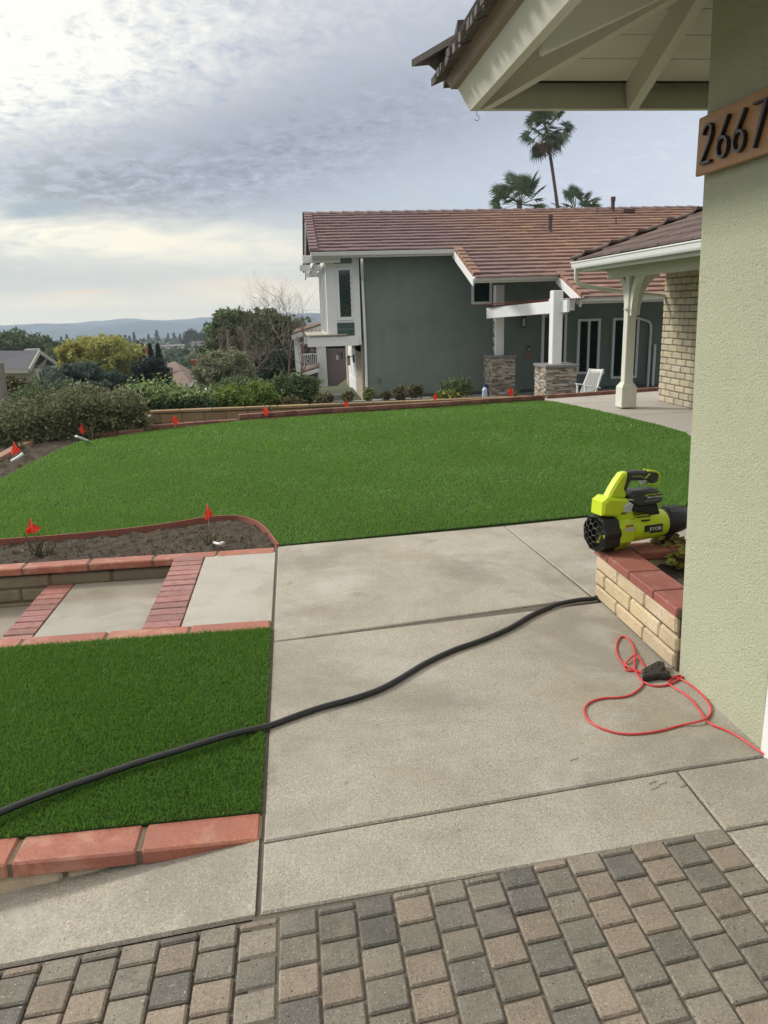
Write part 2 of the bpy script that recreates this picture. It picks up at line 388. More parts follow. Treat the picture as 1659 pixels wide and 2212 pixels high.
def tag(o, label, cat, group=None, kind=None):
    if label: o['label'] = label
    if cat: o['category'] = cat
    if group: o['group'] = group
    if kind: o['kind'] = kind
    return o
def struct(o): o['kind'] = 'structure'; return o
def npmesh(name, V, F, material, loc=(0, 0, 0), parent=None):
    """fast mesh from numpy arrays; F (n,k) indices"""
    me = bpy.data.meshes.new(name); k = F.shape[1]; off = WL.get(parent.name, Vector()) if parent else Vector(loc)
    V = V-np.array(off)
    me.vertices.add(len(V)); me.vertices.foreach_set('co', V.astype(np.float32).ravel())
    me.loops.add(F.size); me.loops.foreach_set('vertex_index', F.astype(np.int32).ravel())
    me.polygons.add(len(F)); me.polygons.foreach_set('loop_start', np.arange(0, F.size, k, dtype=np.int32))
    try: me.polygons.foreach_set('loop_total', np.full(len(F), k, dtype=np.int32))
    except Exception: pass
    me.materials.append(material); me.update(calc_edges=True); me.validate()
    o = bpy.data.objects.new(name, me); C.objects.link(o)
    if parent: o.parent = parent; WL[o.name] = WL.get(parent.name, Vector())
    else: o.location = off; WL[o.name] = Vector(off)
    return o
def smooth_path(pts, k=6):
    pts = [Vector(p) for p in pts]; o = []
    for i in range(len(pts)-1):
        p0 = pts[max(i-1, 0)]; p1 = pts[i]; p2 = pts[i+1]; p3 = pts[min(i+2, len(pts)-1)]
        for j in range(k):
            t = j/k
            o.append(.5*((2*p1)+(-p0+p2)*t+(2*p0-5*p1+4*p2-p3)*t*t+(-p0+3*p1-3*p2+p3)*t**3))
    o.append(pts[-1]); return o
def in_poly(x, y, poly):
    c = np.zeros(len(x), bool); n = len(poly)
    for i in range(n):
        x0, y0 = poly[i][:2]; x1, y1 = poly[(i+1) % n][:2]
        cond = ((y0 > y) != (y1 > y)) & (x < (x1-x0)*(y-y0)/(y1-y0+1e-12)+x0)
        c ^= cond
    return c

# ------------------------------------------------------------------ ground and hills
XJ = -0.19                       # edge of the walkway on its left
def drive_z(x): return 0.0 if x > XJ-.0 else .138*(x-XJ)
def terr(x, y):
    s = max(0.0, y-14.6, (-4.9-x))
    k = min(1, s/3.0); k = k*k*(3-2*k)
    far = np.interp(max(y-18, abs(x)*.45-14), [0, 8, 30, 60, 150, 300, 600, 1150, 2200, 9000], [0, 0, -1.9, -4.2, -9, -14, -21, -33, -44, -60])
    if x > 2.6 and y < 40: far *= .15
    dx = -max(0.0, -7-x)*.14 if x < -7 and y < 60 else 0
    z = -.08-.70*k+far+max(dx, -4)
    if -5 < x < 9 and y < 14.6: z = -.12
    if -2.6 < x < 9 and 13.45 < y < 14.6: z = -.46
    if y < 6.3 and x < XJ: z = min(z, -.5-.0*x)
    return float(z)
xs = sorted(set([-1560, -1000, -600, -350, -220, -140, -90]+[float(v) for v in np.arange(-64, 64, 4)]+[float(v) for v in np.arange(-12, 14, 1.0)]+[90, 140, 220, 350, 600, 1000, 1600, 2450]))
ys = sorted(set([-60.0, -20.0, -8.0, -3.0]+[float(v) for v in np.arange(-1, 32, 1.0)]+[13.40, 13.46, 14.55]+[float(v) for v in np.arange(32, 90, 4)]+[110, 140, 180, 230, 300, 400, 600, 900, 1150, 1500, 1950, 2040]))
g = MB()
vs_ = [(x, y, terr(x, y)) for y in ys for x in xs]; nx = len(xs)
fs_ = [(j*nx+i, j*nx+i+1, (j+1)*nx+i+1, (j+1)*nx+i) for j in range(len(ys)-1) for i in range(nx-1)]
g.add(vs_, fs_); struct(g.build('ground', M_terr, smooth=True))
def hills(y0, base, prof, seed, depth):
    m = MB(); xs2 = np.linspace(-1500, 2400, 260); rows = 9; V = []
    for j in range(rows):
        t = j/(rows-1)
        for x in xs2:
            top = np.interp(x/y0, prof[0], prof[1])
            top += 3.2*mnoise.fractal(Vector((x*.008+seed, seed, 0)), .7, 2, 5)+.5*mnoise.noise(Vector((x*.06, seed, 0)))
            e = math.sin(t*math.pi/2) if True else t
            z = base+(top-base)*e+(1-t)*t*75*mnoise.noise(Vector((x*.012, t*5+seed, 1)))
            V.append((x, y0+t*depth, z))
    n = len(xs2); F = [(j*n+i, j*n+i+1, (j+1)*n+i+1, (j+1)*n+i) for j in range(rows-1) for i in range(n-1)]
    m.add(V, F); return struct(m.build('hills', M_hill, smooth=True))
def hp(y, L_): return ([a for a, _ in L_], [H-b*y/FOC for _, b in L_])
hills(1150, -38, hp(1150, [(-.6, 10), (-.376, 13), (-.30, 15), (-.226, 14), (-.15, 17), (-.087, 15), (.05, 14), (1.5, 10)]), 3.1, 300)
hills(1700, -36, hp(1700, [(-.6, 11), (-.376, 9), (-.30, 8), (-.226, 6.5), (-.16, 7.5), (-.10, 5), (-.06, 3), (.05, 2), (1.5, 4)]), 8.7, 300)

# ------------------------------------------------------------------ walkway slabs
wk = MB()
def slabp(pts, z=0.0, gap=.0048):
    P = [PZ(*p) if len(p) == 2 else Vector(p) for p in pts]
    Pz = [Vector((p.x, p.y)) for p in P]
    cx = sum(p.x for p in Pz)/len(Pz); cy = sum(p.y for p in Pz)/len(Pz)
    n = len(Pz); A = sum(Pz[i].x*Pz[(i+1) % n].y-Pz[(i+1) % n].x*Pz[i].y for i in range(n))
    if A < 0: Pz = Pz[::-1]
    Q = []
    for i in range(n):
        e0 = (Pz[i]-Pz[i-1]).normalized(); e1 = (Pz[(i+1) % n]-Pz[i]).normalized(); k = Vector((-e0.y-e1.y, e0.x+e1.x))
        k = k/max(.3, k.dot(k)/2); Q.append(Pz[i]+k*gap)
    wk.prism([(q.x, q.y) for q in Q], z-.10, z, b=.006)
A1 = PZ(600, 1180); A2 = PZ(1090, 1136); A3 = PZ(1283, 1290); A4 = PZ(591, 1386); A2b = PZ(1480, 1095)
B1 = PZ(565, 1820); B2 = PZ(1462, 1663); Cn = PZ(553, 1977); C2 = PZ(1567, 1794)
WX = 1.73                                            # plane of our own stucco wall
A1 = Vector((XJ, A1.y)); A4 = Vector((XJ, A4.y)); B1 = Vector((XJ, B1.y)); Cn = Vector((XJ, Cn.y))
t3 = lambda v: Vector((v[0], v[1], 0))
A4r = Vector((1.716, A4.y+(1.716-XJ)*.112)); B2r = Vector((1.80, B2.y+(1.80-B2.x)*.085)); C2r = Vector((1.80, C2.y+(1.80-C2.x)*.10))
slabp([t3(A1), A2, Vector((A3.x-.01, A3.y, 0)), t3(A4)] )
slabp([A2, A2b, (3.0, A2b.y-.3, 0), (3.0, A3.y, 0), A3])
slabp([t3(A4), (A4r.x, A4r.y+.0, 0), (3.2, A4r.y, 0), (3.2, B2r.y, 0), (B2r.x, B2r.y, 0), B2, t3(B1)])
slabp([t3(B1), B2, C2, t3(Cn)])
slabp([B2, (1.80, B2r.y, 0), (3.2, B2r.y, 0), (3.2, C2r.y, 0), (C2r.x, C2r.y, 0), C2])
slabp([C2, (C2r.x, C2r.y, 0), (3.2, C2r.y, 0), (3.2, .2, 0), (C2.x, .2, 0)])
bs = MB(); bs.add([(XJ-.02, .1, -.009), (3.2, .1, -.009), (3.2, 6.2, -.009), (XJ-.02, 5.66, -.009)], [(0, 1, 2, 3)])
struct(wk.build('walkway', M_conc)); struct(bs.build('walkway_joints', M_joint))
# strip beside the drive on the left, falling away to the left
st = MB(); N = 10
xl = -2.6
def pf(x): return PZ(0, 1939).y+(x-PZ(0, 1939).x)*.075
yb = lambda x: 2.225+.03*(x-XJ)            # foot of the lower block wall
pL = PZ(0, 2087, -.105); SLK = (Cn.y-pL.y)/(XJ-pL.x)
ye = lambda x: Cn.y+(x-XJ)*SLK            # edge of the pavers
for i in range(N):
    x0 = XJ-.012-(i)*(XJ-.012-xl)/N; x1 = XJ-.012-(i+1)*(XJ-.012-xl)/N
    st.add([(x0, ye(x0)+.006, drive_z(x0)), (x0, yb(x0)+.12, drive_z(x0)), (x1, yb(x1)+.12, drive_z(x1)), (x1, ye(x1)+.006, drive_z(x1))], [(0, 1, 2, 3)])
    st.add([(x0, ye(x0)-.0, drive_z(x0)-.012), (x0, ye(x0)+.006, drive_z(x0)), (x1, ye(x1)+.006, drive_z(x1)), (x1, ye(x1), drive_z(x1)-.012)], [(0, 1, 2, 3)])
struct(st.build('drive_edge_strip', M_conc))
# ------------------------------------------------------------------ pavers
pv = MB(); cw = .1130; plen = .1045
pal = [lin(150, 143, 133), lin(132, 130, 124), lin(116, 119, 120), lin(150, 132, 115), lin(160, 140, 122), lin(122, 122, 116), lin(104, 108, 112), lin(140, 134, 124)]
pal = [tuple((c*.38+.62*(p[0]+p[1]+p[2])/3)*k for c, k in zip(p, (.62, .595, .55))) for p in pal]
def edge_y(x): return (Cn.y if x < XJ else Cn.y)+(x-XJ)*(.115 if x >= XJ else SLK)
xp = 1.3365; k = 0
x0 = xp
while x0 > -2.4:
    xa, xb = x0-cw, x0; yA = edge_y((xa+xb)/2)-.011
    first = .034 if k % 2 else .086
    y1 = yA; L = first*random.uniform(.93, 1.07)
    while y1 > .15:
        y0 = y1-L
        zc = (drive_z(xa)+drive_z(xb))/2
        col = random.choice(pal) if x0 < 1.0 or random.random() < .4 else random.choice([pal[3], pal[4], pal[0], pal[5], pal[7]])
        f = random.uniform(.88, 1.1); col = tuple(c*f for c in col)
        sk = .115 if (xa+xb)/2 > XJ else SLK
        M = Matrix.Rotation(-math.atan(.138) if (xa+xb)/2 < XJ else 0.0, 4, 'Y') @ Matrix.Rotation(random.uniform(-.012, .012), 4, 'Y') @ Matrix.Rotation(random.uniform(-.01, .01), 4, 'X')
        # top and bottom edges follow the skew of the border
        sub = MB(); sub.box((0, 0, 0), (cw-.0065, L-.0065, .05), .0055, jit=.0007)
        vv = [(a, b+a*sk, c) for a, b, c in sub.v]
        pv.add(vv, sub.f, col, Matrix.Translation(((xa+xb)/2, (y0+y1)/2, zc-.0255+random.uniform(-.0015, .0012))) @ M)
        y1 = y0; L = plen*random.uniform(.985, 1.015)*2 if False else plen*random.uniform(.985, 1.015)
    x0 -= cw; k += 1
struct(pv.build('driveway_pavers', M_paver))
pb = MB()
pb.add([(XJ, .1, -.016), (1.345, .1, -.016), (1.345, edge_y(1.345), -.016), (XJ, edge_y(XJ), -.016), (-2.6, .1, drive_z(-2.6)-.016), (-2.6, edge_y(-2.6), drive_z(-2.6)-.016)], [(0, 1, 2, 3), (4, 0, 3, 5)])
struct(pb.build('paver_bedding', M_joint))
# ------------------------------------------------------------------ lawns
lawn_far = [PZ(600, 1180), PZ(1283, 1114), PZ(1480, 1096)]+[Vector((3.4, 6.25, 0)), Vector((4.6, 7.6, 0))]+[PZ(1480, 936), PZ(1430, 921), PZ(1380, 909), PZ(1330, 896), PZ(1283, 886), PZ(1240, 877), PZ(1200, 869), PZ(1170, 867), PZ(1060, 873),
   PZ(934, 882), PZ(730, 895), PZ(515, 911), PZ(400, 924), PZ(310, 935), PZ(220, 949), PZ(165, 957), PZ(100, 985), PZ(60, 1005), PZ(0, 1037)]
lawn_far += [Vector((-4.6, 8.2, 0)), Vector((-5.2, 6.5, 0)), Vector((-4.2, 6.15, 0))]
edging = [PZ(*p) for p in ((0, 1170), (100, 1163), (250, 1149), (350, 1137), (430, 1124), (475, 1119), (515, 1119), (548, 1128), (575, 1147), (601, 1181))]
edging = [Vector((-4.0, 6.12, 0))]+edging
edging = smooth_path(edging, 4)
LF = [(p.x, p.y) for p in lawn_far]+[(p.x, p.y) for p in edging]
YC0, YC1 = 5.40, 5.60
LN = [(XJ-.012, PZ(592, 1357).y), (XJ-.012, PZ(563, 1757).y), (-2.8, PZ(0, 1812).y-.02), (-2.8, PZ(0, 1402).y)]
lw = MB(); lw.prism(LF, -.05, .006); struct(lw.build('lawn', M_turf))
lw2 = MB(); lw2.prism(LN, -.05, .006); struct(lw2.build('lower_lawn', M_turf))
def blades(poly, zones, name, label, mt=None):
    """zones: list of (ymin, ymax, density per m2, width, height)"""
    Vs = []
    xsn = [p[0] for p in poly]; x0, x1 = min(xsn), max(xsn)
    for (ya, yb_, dens, w, h) in zones:
        n = int((x1-x0)*(yb_-ya)*dens)
        x = rng.uniform(x0, x1, n); y = rng.uniform(ya, yb_, n); k = in_poly(x, y, poly)
        # only what a camera near the photograph's can see
        k &= (x > -.62*y-1.2) & (x < .74*y+.9)
        x = x[k]; y = y[k]; n = len(x)
        th = rng.uniform(0, math.pi, n); ww = w*rng.uniform(.6, 1.2, n)/2; hh = h*rng.uniform(.55, 1.15, n)
        lean = rng.normal(0, .42, (n, 2))+np.array([.10, -.22])
        # the pile lies in soft patches
        ph = np.sin(x*2.1+np.sin(y*1.7))*np.cos(y*2.6+x)*.18; lean[:, 0] += ph; lean[:, 1] += ph*.6
        cx, sy_ = np.cos(th)*ww, np.sin(th)*ww
        b0 = np.stack([x-cx, y-sy_, np.full(n, .004)], 1); b1 = np.stack([x+cx, y+sy_, np.full(n, .004)], 1)
        m1 = np.stack([x+lean[:, 0]*hh*.35+cx*.7, y+lean[:, 1]*hh*.35+sy_*.7, .004+hh*.6], 1)
        m0 = np.stack([x+lean[:, 0]*hh*.35-cx*.7, y+lean[:, 1]*hh*.35-sy_*.7, .004+hh*.6], 1)
        tp = np.stack([x+lean[:, 0]*hh, y+lean[:, 1]*hh, .004+hh*.95], 1)
        Vs.append(np.stack([b0, b1, m1, m0, tp], 1).reshape(-1, 3))
    V = np.concatenate(Vs); n = len(V)//5; b = np.arange(n)[:, None]*5
    F = np.concatenate([b+np.array([[0, 1, 2]]), b+np.array([[0, 2, 3]]), b+np.array([[3, 2, 4]])], 0)
    o = npmesh(name, V, F, mt or M_blade); tag(o, label, 'grass', kind='stuff'); return o
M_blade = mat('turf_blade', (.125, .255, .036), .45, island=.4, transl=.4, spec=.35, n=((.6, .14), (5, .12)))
M_bladef = mat('turf_blade_painted_sheen', (.165, .315, .055), .42, island=.22, transl=.4, spec=.4, n=((.35, .16), (1.6, .14), (6, .10)))  # same turf as M_blade; sheen at the grazing view is painted in as lighter green
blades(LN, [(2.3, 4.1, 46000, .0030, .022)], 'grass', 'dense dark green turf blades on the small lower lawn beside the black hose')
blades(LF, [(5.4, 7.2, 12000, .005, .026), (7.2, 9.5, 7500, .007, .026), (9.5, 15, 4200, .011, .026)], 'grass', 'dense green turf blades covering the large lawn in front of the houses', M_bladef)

# ------------------------------------------------------------------ block and brick walls
def jitcol(c=(1, 1, 1), a=.12):
    f = random.uniform(1-a, 1+a); return (c[0]*f, c[1]*f*random.uniform(.97, 1.02), c[2]*f*random.uniform(.93, 1.04))
def course_wall(mb, core, p, q, z0, n, bh, bl, thick, gap=.012, b=.012, out=0.0, start=0.0, a=.1, top=None):
    """blocks along p->q in n courses up from z0; core gets the mortar"""
    p, q = Vector((p[0], p[1], 0)), Vector((q[0], q[1], 0)); d = (q-p); L = d.length; d.normalize(); rz = math.atan2(d.y, d.x)
    for k in range(n):
        s = -bl*((k % 2)*.5)-start
        while s < L-.02:
            a0, a1 = max(s, 0)+gap/2, min(s+bl, L)-gap/2
            if a1-a0 > .03:
                c = p+d*((a0+a1)/2)
                mb.box((c.x, c.y, z0+(k+.5)*bh), (a1-a0, thick+random.uniform(-.004, .004), bh-gap), b, rz, jitcol(a=a), jit=.0025)
            s += bl
    c = p+d*(L/2)
    core.box((c.x, c.y, z0+n*bh/2-gap/2), (L-.012, thick-.022, n*bh-gap*1.2), 0, rz)
def cap_row(mb, p, q, z0, h, w, bl, gap=.010, b=.008, start=0.0, a=.1, jit=.0015, core=None):
    p, q = Vector((p[0], p[1], 0)), Vector((q[0], q[1], 0)); d = (q-p); L = d.length; d.normalize(); rz = math.atan2(d.y, d.x)
    s = -start
    while s < L-.01:
        a0, a1 = max(s, 0)+gap/2, min(s+bl, L)-gap/2
        if a1-a0 > .02:
            c = p+d*((a0+a1)/2); mb.box((c.x, c.y, z0+h/2), (a1-a0, w, h), b, rz+random.uniform(-.004, .004), jitcol(a=a), jit=jit)
        s += bl
    if core is not None:
        c = p+d*(L/2); core.box((c.x, c.y, z0+h/2-.004), (L-.004, w-.02, h-.006), 0, rz)
# lower retaining wall by the drive
yf = 2.24; ycap = (PZ(563, 1757).y+PZ(563, 1814).y)/2; wcap = PZ(563, 1757).y-PZ(563, 1814).y
t = thing('retaining_wall', 'low slump block wall with wide red painted caps beside the driveway pavers', 'wall', (-1.2, ycap, -.1))
mb, co = MB(), MB()
course_wall(mb, co, (XJ-.02, ycap+.008), (-2.7, ycap+.008), -.360, 3, .1, .39, wcap-.03, start=.14)
mb.build('block_wall', M_slump, t); co.build('mortar', M_mortar, t)
cp, co = MB(), MB(); cap_row(cp, (XJ-.004, ycap), (-2.7, ycap), -.052, .056, wcap, .41, start=.008, gap=.016, b=.007, core=co); cp.build('cap', M_red, t); co.build('cap_mortar', M_mortar, t)
# upper retaining wall: bed above the steps
t = thing('retaining_wall', 'slump block retaining wall with pink red caps between the soil bed and the wet steps', 'wall', (-1.5, 5.5, -.3))
yU = (PZ(471, 1191).y+PZ(471, 1201).y)/2; wU = .13
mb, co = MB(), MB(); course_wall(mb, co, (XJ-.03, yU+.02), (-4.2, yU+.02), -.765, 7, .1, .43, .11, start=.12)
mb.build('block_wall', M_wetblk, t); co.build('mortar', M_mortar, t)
cp, co = MB(), MB(); cap_row(cp, (XJ-.012, yU), (-4.2, yU), -.052, .055, wU, .455, start=.03, gap=.014, core=co); cp.build('cap', M_red, t); co.build('cap_mortar', M_mortar, t)
# caps between steps and the lower lawn
t = thing('garden_kerb', 'wet pink red block kerb between the landing steps and the lower lawn', 'kerb', (-1.2, 4.1, -.05))
yK = PZ(592, 1350).y; wK = .13
mb, co = MB(), MB(); cap_row(mb, (XJ-.014, yK), (-2.8, yK), -.05, .058, wK, .45, start=0, gap=.012, core=co)
mb.build('cap', M_red, t); co.build('mortar', M_mortar, t)
fb = MB(); fb.box((-1.5, yK, -.30), (2.6, .09, .46)); fb.build('footing', M_mortar, t)
# landings and treads
t = thing('garden_steps', 'wet concrete landings with red brick treads going down to the left', 'steps', (-.9, 4.8, 0))
ya, yb2 = yK+wK/2+.001, yU-wU/2+.02
XS = [XJ-.012, -.735]
xt1 = PZ(437, 1216).x; xt0 = PZ(373, 1216).x
z2 = -.145
x2r = PZ(149, 1276, z2).x; x2l = PZ(92, 1278, z2).x
z3 = -.29
def landing(xa, xb, z):
    m = MB(); m.prism([(xa, ya), (xb, ya), (xb, yb2), (xa, yb2)], z-.3, z, b=.004); m.build('landing', M_wet if z < 0 else M_damp, t)
M_damp = mat('damp_concrete', (.40, .37, .31), .48, n=((1.6, .3), (30, .12), (90, .2)), stain=((2.2, (.27, .24, .19), .52, .5),), roughn=(2.0, .46, .14), spec=.5, bump=(50, .12, .002))
def tread(xa, xb, z):
    m, c = MB(), MB(); n = 13; w = (yb2-ya)/n
    for i in range(n): m.box(((xa+xb)/2, ya+(i+.5)*w, z-.03+random.uniform(-.002, .002)), (xb-xa, w-.013, .062), .004, 0, jitcol(a=.22), jit=.002)
    c.box(((xa+xb)/2, (ya+yb2)/2, z-.16), (xb-xa-.012, yb2-ya-.004, .312))
    m.build('tread', M_wetbrick, t); c.build('riser', M_mortar, t)
landing(xt1+.004, XS[0], 0.0); tread(xt0, xt1, .004)
landing(x2r+.004, xt0-.002, z2); tread(x2l, x2r, z2+.004)
landing(x2l-1.4, x2l-.004, z3)
# soil bed behind the upper wall
def soil(name, poly, z, n, amp=.02, seed=0):
    m = MB(); xs1 = [p[0] for p in poly]; ys1 = [p[1] for p in poly]
    gx = np.linspace(min(xs1), max(xs1), n[0]); gy = np.linspace(min(ys1), max(ys1), n[1]); V = []; F = []
    for yv in gy:
        for xv in gx: V.append((xv, yv, z+amp*mnoise.fractal(Vector((xv*9+seed, yv*9, 0)), .6, 2, 5)))
    cxs = (gx[:-1]+gx[1:])/2; cys = (gy[:-1]+gy[1:])/2
    XX, YY = np.meshgrid(cxs, cys); ok = in_poly(XX.ravel(), YY.ravel(), poly).reshape(XX.shape)
    for j in range(n[1]-1):
        for i in range(n[0]-1):
            if ok[j, i]: F.append((j*n[0]+i, j*n[0]+i+1, (j+1)*n[0]+i+1, (j+1)*n[0]+i))
    m.add(V, F); return struct(m.build(name, M_soil, smooth=True))
soil('soil_bed', [(XJ-.0, yU)]+[(p.x, p.y) for p in edging[::-1]]+[(-4.2, yU)], -.022, (240, 70), .022)
cl = MB()
for i in range(520):
    x = random.uniform(-3.6, -.25); y = random.uniform(yU+.1, 6.25)
    if in_poly(np.array([x]), np.array([y]), [(XJ-.03, yU+.09)]+[(p.x, p.y-.02) for p in edging[::-1]]+[(-4.2, yU+.09)])[0]:
        s_ = random.uniform(.004, .013); cl.box((x, y, -.010+s_*.3), (s_*1.4, s_, s_), s_*.35, random.uniform(0, 6), jit=s_*.2)
tag(cl.build('soil_crumbs', M_soil), 'dark crumbs of loose soil scattered over the planting bed', 'soil', kind='stuff')
# bender board edging
e = MB(); path = edging; n = len(path)
for i in range(n-1):
    a, b_ = path[i], path[i+1]; d = (b_-a).normalized(); o_ = Vector((-d.y, d.x, 0))*.008
    e.add([a-o_+Vector((0, 0, -.06)), b_-o_+Vector((0, 0, -.06)), b_+o_+Vector((0, 0, -.06)), a+o_+Vector((0, 0, -.06)),
           a-o_+Vector((0, 0, .022)), b_-o_+Vector((0, 0, .022)), b_+o_+Vector((0, 0, .022)), a+o_+Vector((0, 0, .022))], [(0, 1, 5, 4), (3, 7, 6, 2), (4, 5, 6, 7), (0, 4, 7, 3), (1, 2, 6, 5)])
M_edge = mat('red_brown_edging', (.24, .085, .06), .7, n=((6, .2),), bump=(60, .2, .002))
tag(e.build('bed_edging', M_edge, loc=(-1, 6, 0)), 'curved red brown bender board edging between turf and soil bed', 'edging')

# ------------------------------------------------------------------ our own house
own = thing('stucco_house', 'pale green stucco house with cream eaves and block veneer wing on the right', 'house', (WX, 3.16, 0))
YC = 3.15
def stuccowall(mb, x0, x1, y0, y1, z0, z1):
    sub = MB(); sub.box(((x0+x1)/2, (y0+y1)/2, (z0+z1)/2), (x1-x0, y1-y0, z1-z0), .012)
    mb.add([(x-.024*max(z, 0), y, z) for x, y, z in sub.v], sub.f)      # the corner pier is battered slightly
mb = MB(); yj = PZ(1650, 1622).y
stuccowall(mb, WX, WX+.30, yj, YC, -.05, 3.05); stuccowall(mb, WX+.30, 6.2, YC-.25, YC-.004, -.05, 3.05)
mb.build('wall', M_stucco, own)
mb = MB(); mb.box((WX+.035, yj-.055, 1.25), (.10, .105, 2.6), .004); mb.box((WX+.03, yj-.13, 1.25), (.05, .04, 2.6), .004); mb.build('door_trim', M_white, own)
mb = MB(); mb.box((WX+.14, yj-1.6, 1.25), (.04, 2.9, 2.6), .0)
for k in range(5): mb.box((WX+.115, yj-1.6, .25+k*.5), (.02, 2.9, .012))
mb.build('garage_door', M_white, own)
# eave: horizontal fascias meeting at a corner, hip and common rafters, boards above
ZE = 2.6; XE = .905; YE = 3.93; TS = .42
fx, fz = -.055, .125
e1 = MB()
def fascia(mb, P, axis, L, out, th=.04):
    pass
# fascia on the left side (runs along Y)
def board4(mb, a, b, top_off, th_off):
    """plank from a to b (bottom outer edge), top_off vector up, th_off vector inward"""
    a, b, t_, i_ = Vector(a), Vector(b), Vector(top_off), Vector(th_off)
    vs = [a, b, b+i_, a+i_, a+t_, b+t_, b+t_+i_, a+t_+i_]
    mb.add(vs, [(0, 3, 2, 1), (4, 5, 6, 7), (0, 1, 5, 4), (3, 7, 6, 2), (0, 4, 7, 3), (1, 2, 6, 5)])
YN = -1.2; XR = 6.0
def mitre(ax_out, z, d_in=0): return (XE-ax_out+d_in, YE+ax_out-d_in, z)
def ring_board(mb, o0, z0, o1, z1, th):
    """L-shaped board following the two eaves; outward offset o0 at z0, o1 at z1, thickness th inward"""
    def pts(o, z): return [(XE-o, YN, z), (XE-o, YE+o, z), (XR, YE+o, z)]
    A, B = pts(o0, z0), pts(o1, z1); A2_, B2_ = pts(o0-th, z0), pts(o1-th, z1)
    vs = A+B+A2_+B2_
    for k in range(2):
        fs = [(k, k+1, 3+k+1, 3+k), (6+k+1, 6+k, 9+k, 9+k+1), (k+1, k, 6+k, 6+k+1), (3+k, 3+k+1, 9+k+1, 9+k)]
        mb.add(vs, fs)
    mb.add(vs, [(0, 3, 9, 6), (2, 8, 11, 5)])
m = MB(); ring_board(m, 0.0, ZE, .055, ZE+.125, .04); m.build('fascia', M_eave, own)
m = MB(); ring_board(m, .075, ZE+.112, .108, ZE+.182, .016); ring_board(m, .05, ZE+.108, .075, ZE+.112, .02); m.build('drip_flashing', M_flash, own)
m = MB(); ring_board(m, .100, ZE+.183, .128, ZE+.235, .03); m.build('felt_edge', M_felt, own)
m = MB()   # inner sub fascia hides the rafter ends
sl = TS
# sheathing boards (run parallel to each eave)
def roofz(o): return ZE+.10+o*sl          # o = distance in from eave line
nb = 9; wb = .135
sh = MB()
for k in range(nb):
    o0, o1 = .045+k*wb, .045+(k+1)*wb-.004
    z0, z1 = roofz(o0), roofz(o1)
    sh.add([(XE+o0, YE-o0, z0), (XR, YE-o0, z0), (XR, YE-o1, z1), (XE+o1, YE-o1, z1), (XE+o0, YE-o0, z0+.02), (XR, YE-o0, z0+.02), (XR, YE-o1, z1+.02), (XE+o1, YE-o1, z1+.02)],
           [(0, 1, 2, 3), (4, 7, 6, 5), (0, 4, 5, 1), (3, 2, 6, 7)])
    sh.add([(XE+o0, YE-o0, z0), (XE+o1, YE-o1, z1), (XE+o1, YN, z1), (XE+o0, YN, z0), (XE+o0, YE-o0, z0+.02), (XE+o1, YE-o1, z1+.02), (XE+o1, YN, z1+.02), (XE+o0, YN, z0+.02)],
           [(0, 1, 2, 3), (4, 7, 6, 5), (0, 3, 7, 4), (1, 5, 6, 2)])
sh.build('sheathing', M_eavex, own)
fl_ = MB(); fl_.add([(XE, YE, roofz(0)+.03), (XR, YE, roofz(0)+.03), (XR, YE-2.4, roofz(2.4)+.03), (XE+2.4, YE-2.4, roofz(2.4)+.03), (XE+2.4, YN, roofz(2.4)+.03), (XE, YN, roofz(0)+.03)], [(0, 1, 2, 3), (0, 3, 4, 5)])
fl_.build('roof_deck', M_felt, own)
def rafter(p, q, w, h):
    m = MB(); m.bar(p, q, w, h, .002); m.build('rafter', M_eavex, own)
hgt = .135
def cz(o): return roofz(o)-hgt/2*1.05
rafter((XE+.05, YE-.05, cz(.05)+.005), (XE+2.2, YE-2.2, cz(2.2)+.005), .05, hgt)       # hip
for xr in (PZ(1381, 223, ZE).x, PZ(1381, 223, ZE).x+.62, PZ(1381, 223, ZE).x+1.24):
    rafter((xr, YE-.041, cz(.041)), (xr, YE-1.6, cz(1.6)), .048, hgt)
for yr in (3.05, 2.43, 1.81):
    rafter((XE+.041, yr, cz(.041)), (XE+1.3, yr, cz(1.3)), .048, hgt)
# tiles on top: thick rough flat tiles with bull edge
tl = MB(); random.seed(61)
def flat_tile(mb, o, s, w, side, row, dep=.36, th=.034):
    z0 = roofz(o)+.105+row*0; z1 = roofz(o+dep)+.10
    if side == 'L':
        vs = [(XE+o, s, z0), (XE+o, s+w, z0), (XE+o+dep, s+w, z1), (XE+o+dep, s, z1)]
    else:
        vs = [(s, YE-o, z0), (s+w, YE-o, z0), (s+w, YE-o-dep, z1), (s, YE-o-dep, z1)]
    j = [Vector((random.uniform(-.006, .006), random.uniform(-.006, .006), random.uniform(-.005, .005))) for _ in range(4)]
    V = [Vector(v)+q for v, q in zip(vs, j)]; V += [v+Vector((0, 0, th+random.uniform(-.004, .004))) for v in V]
    mb.add(V, [(0, 3, 2, 1), (4, 5, 6, 7), (0, 1, 5, 4), (1, 2, 6, 5), (2, 3, 7, 6), (3, 0, 4, 7)], jitcol(a=.25))
for row in range(6):
    o = -.155+row*.30; s = YN
    while s < YE-o-.06:
        w = random.uniform(.03, .06) if row == 0 else .30
        flat_tile(tl, o+random.uniform(-.014, .014), s, min(w, YE-o-s)-.004, 'L', row); s += w
    s = XE+max(o, -.1)
    while s < XR:
        w = .085 if row == 0 else .30
        flat_tile(tl, o+random.uniform(-.008, .008), s, w-.006, 'F', row); s += w
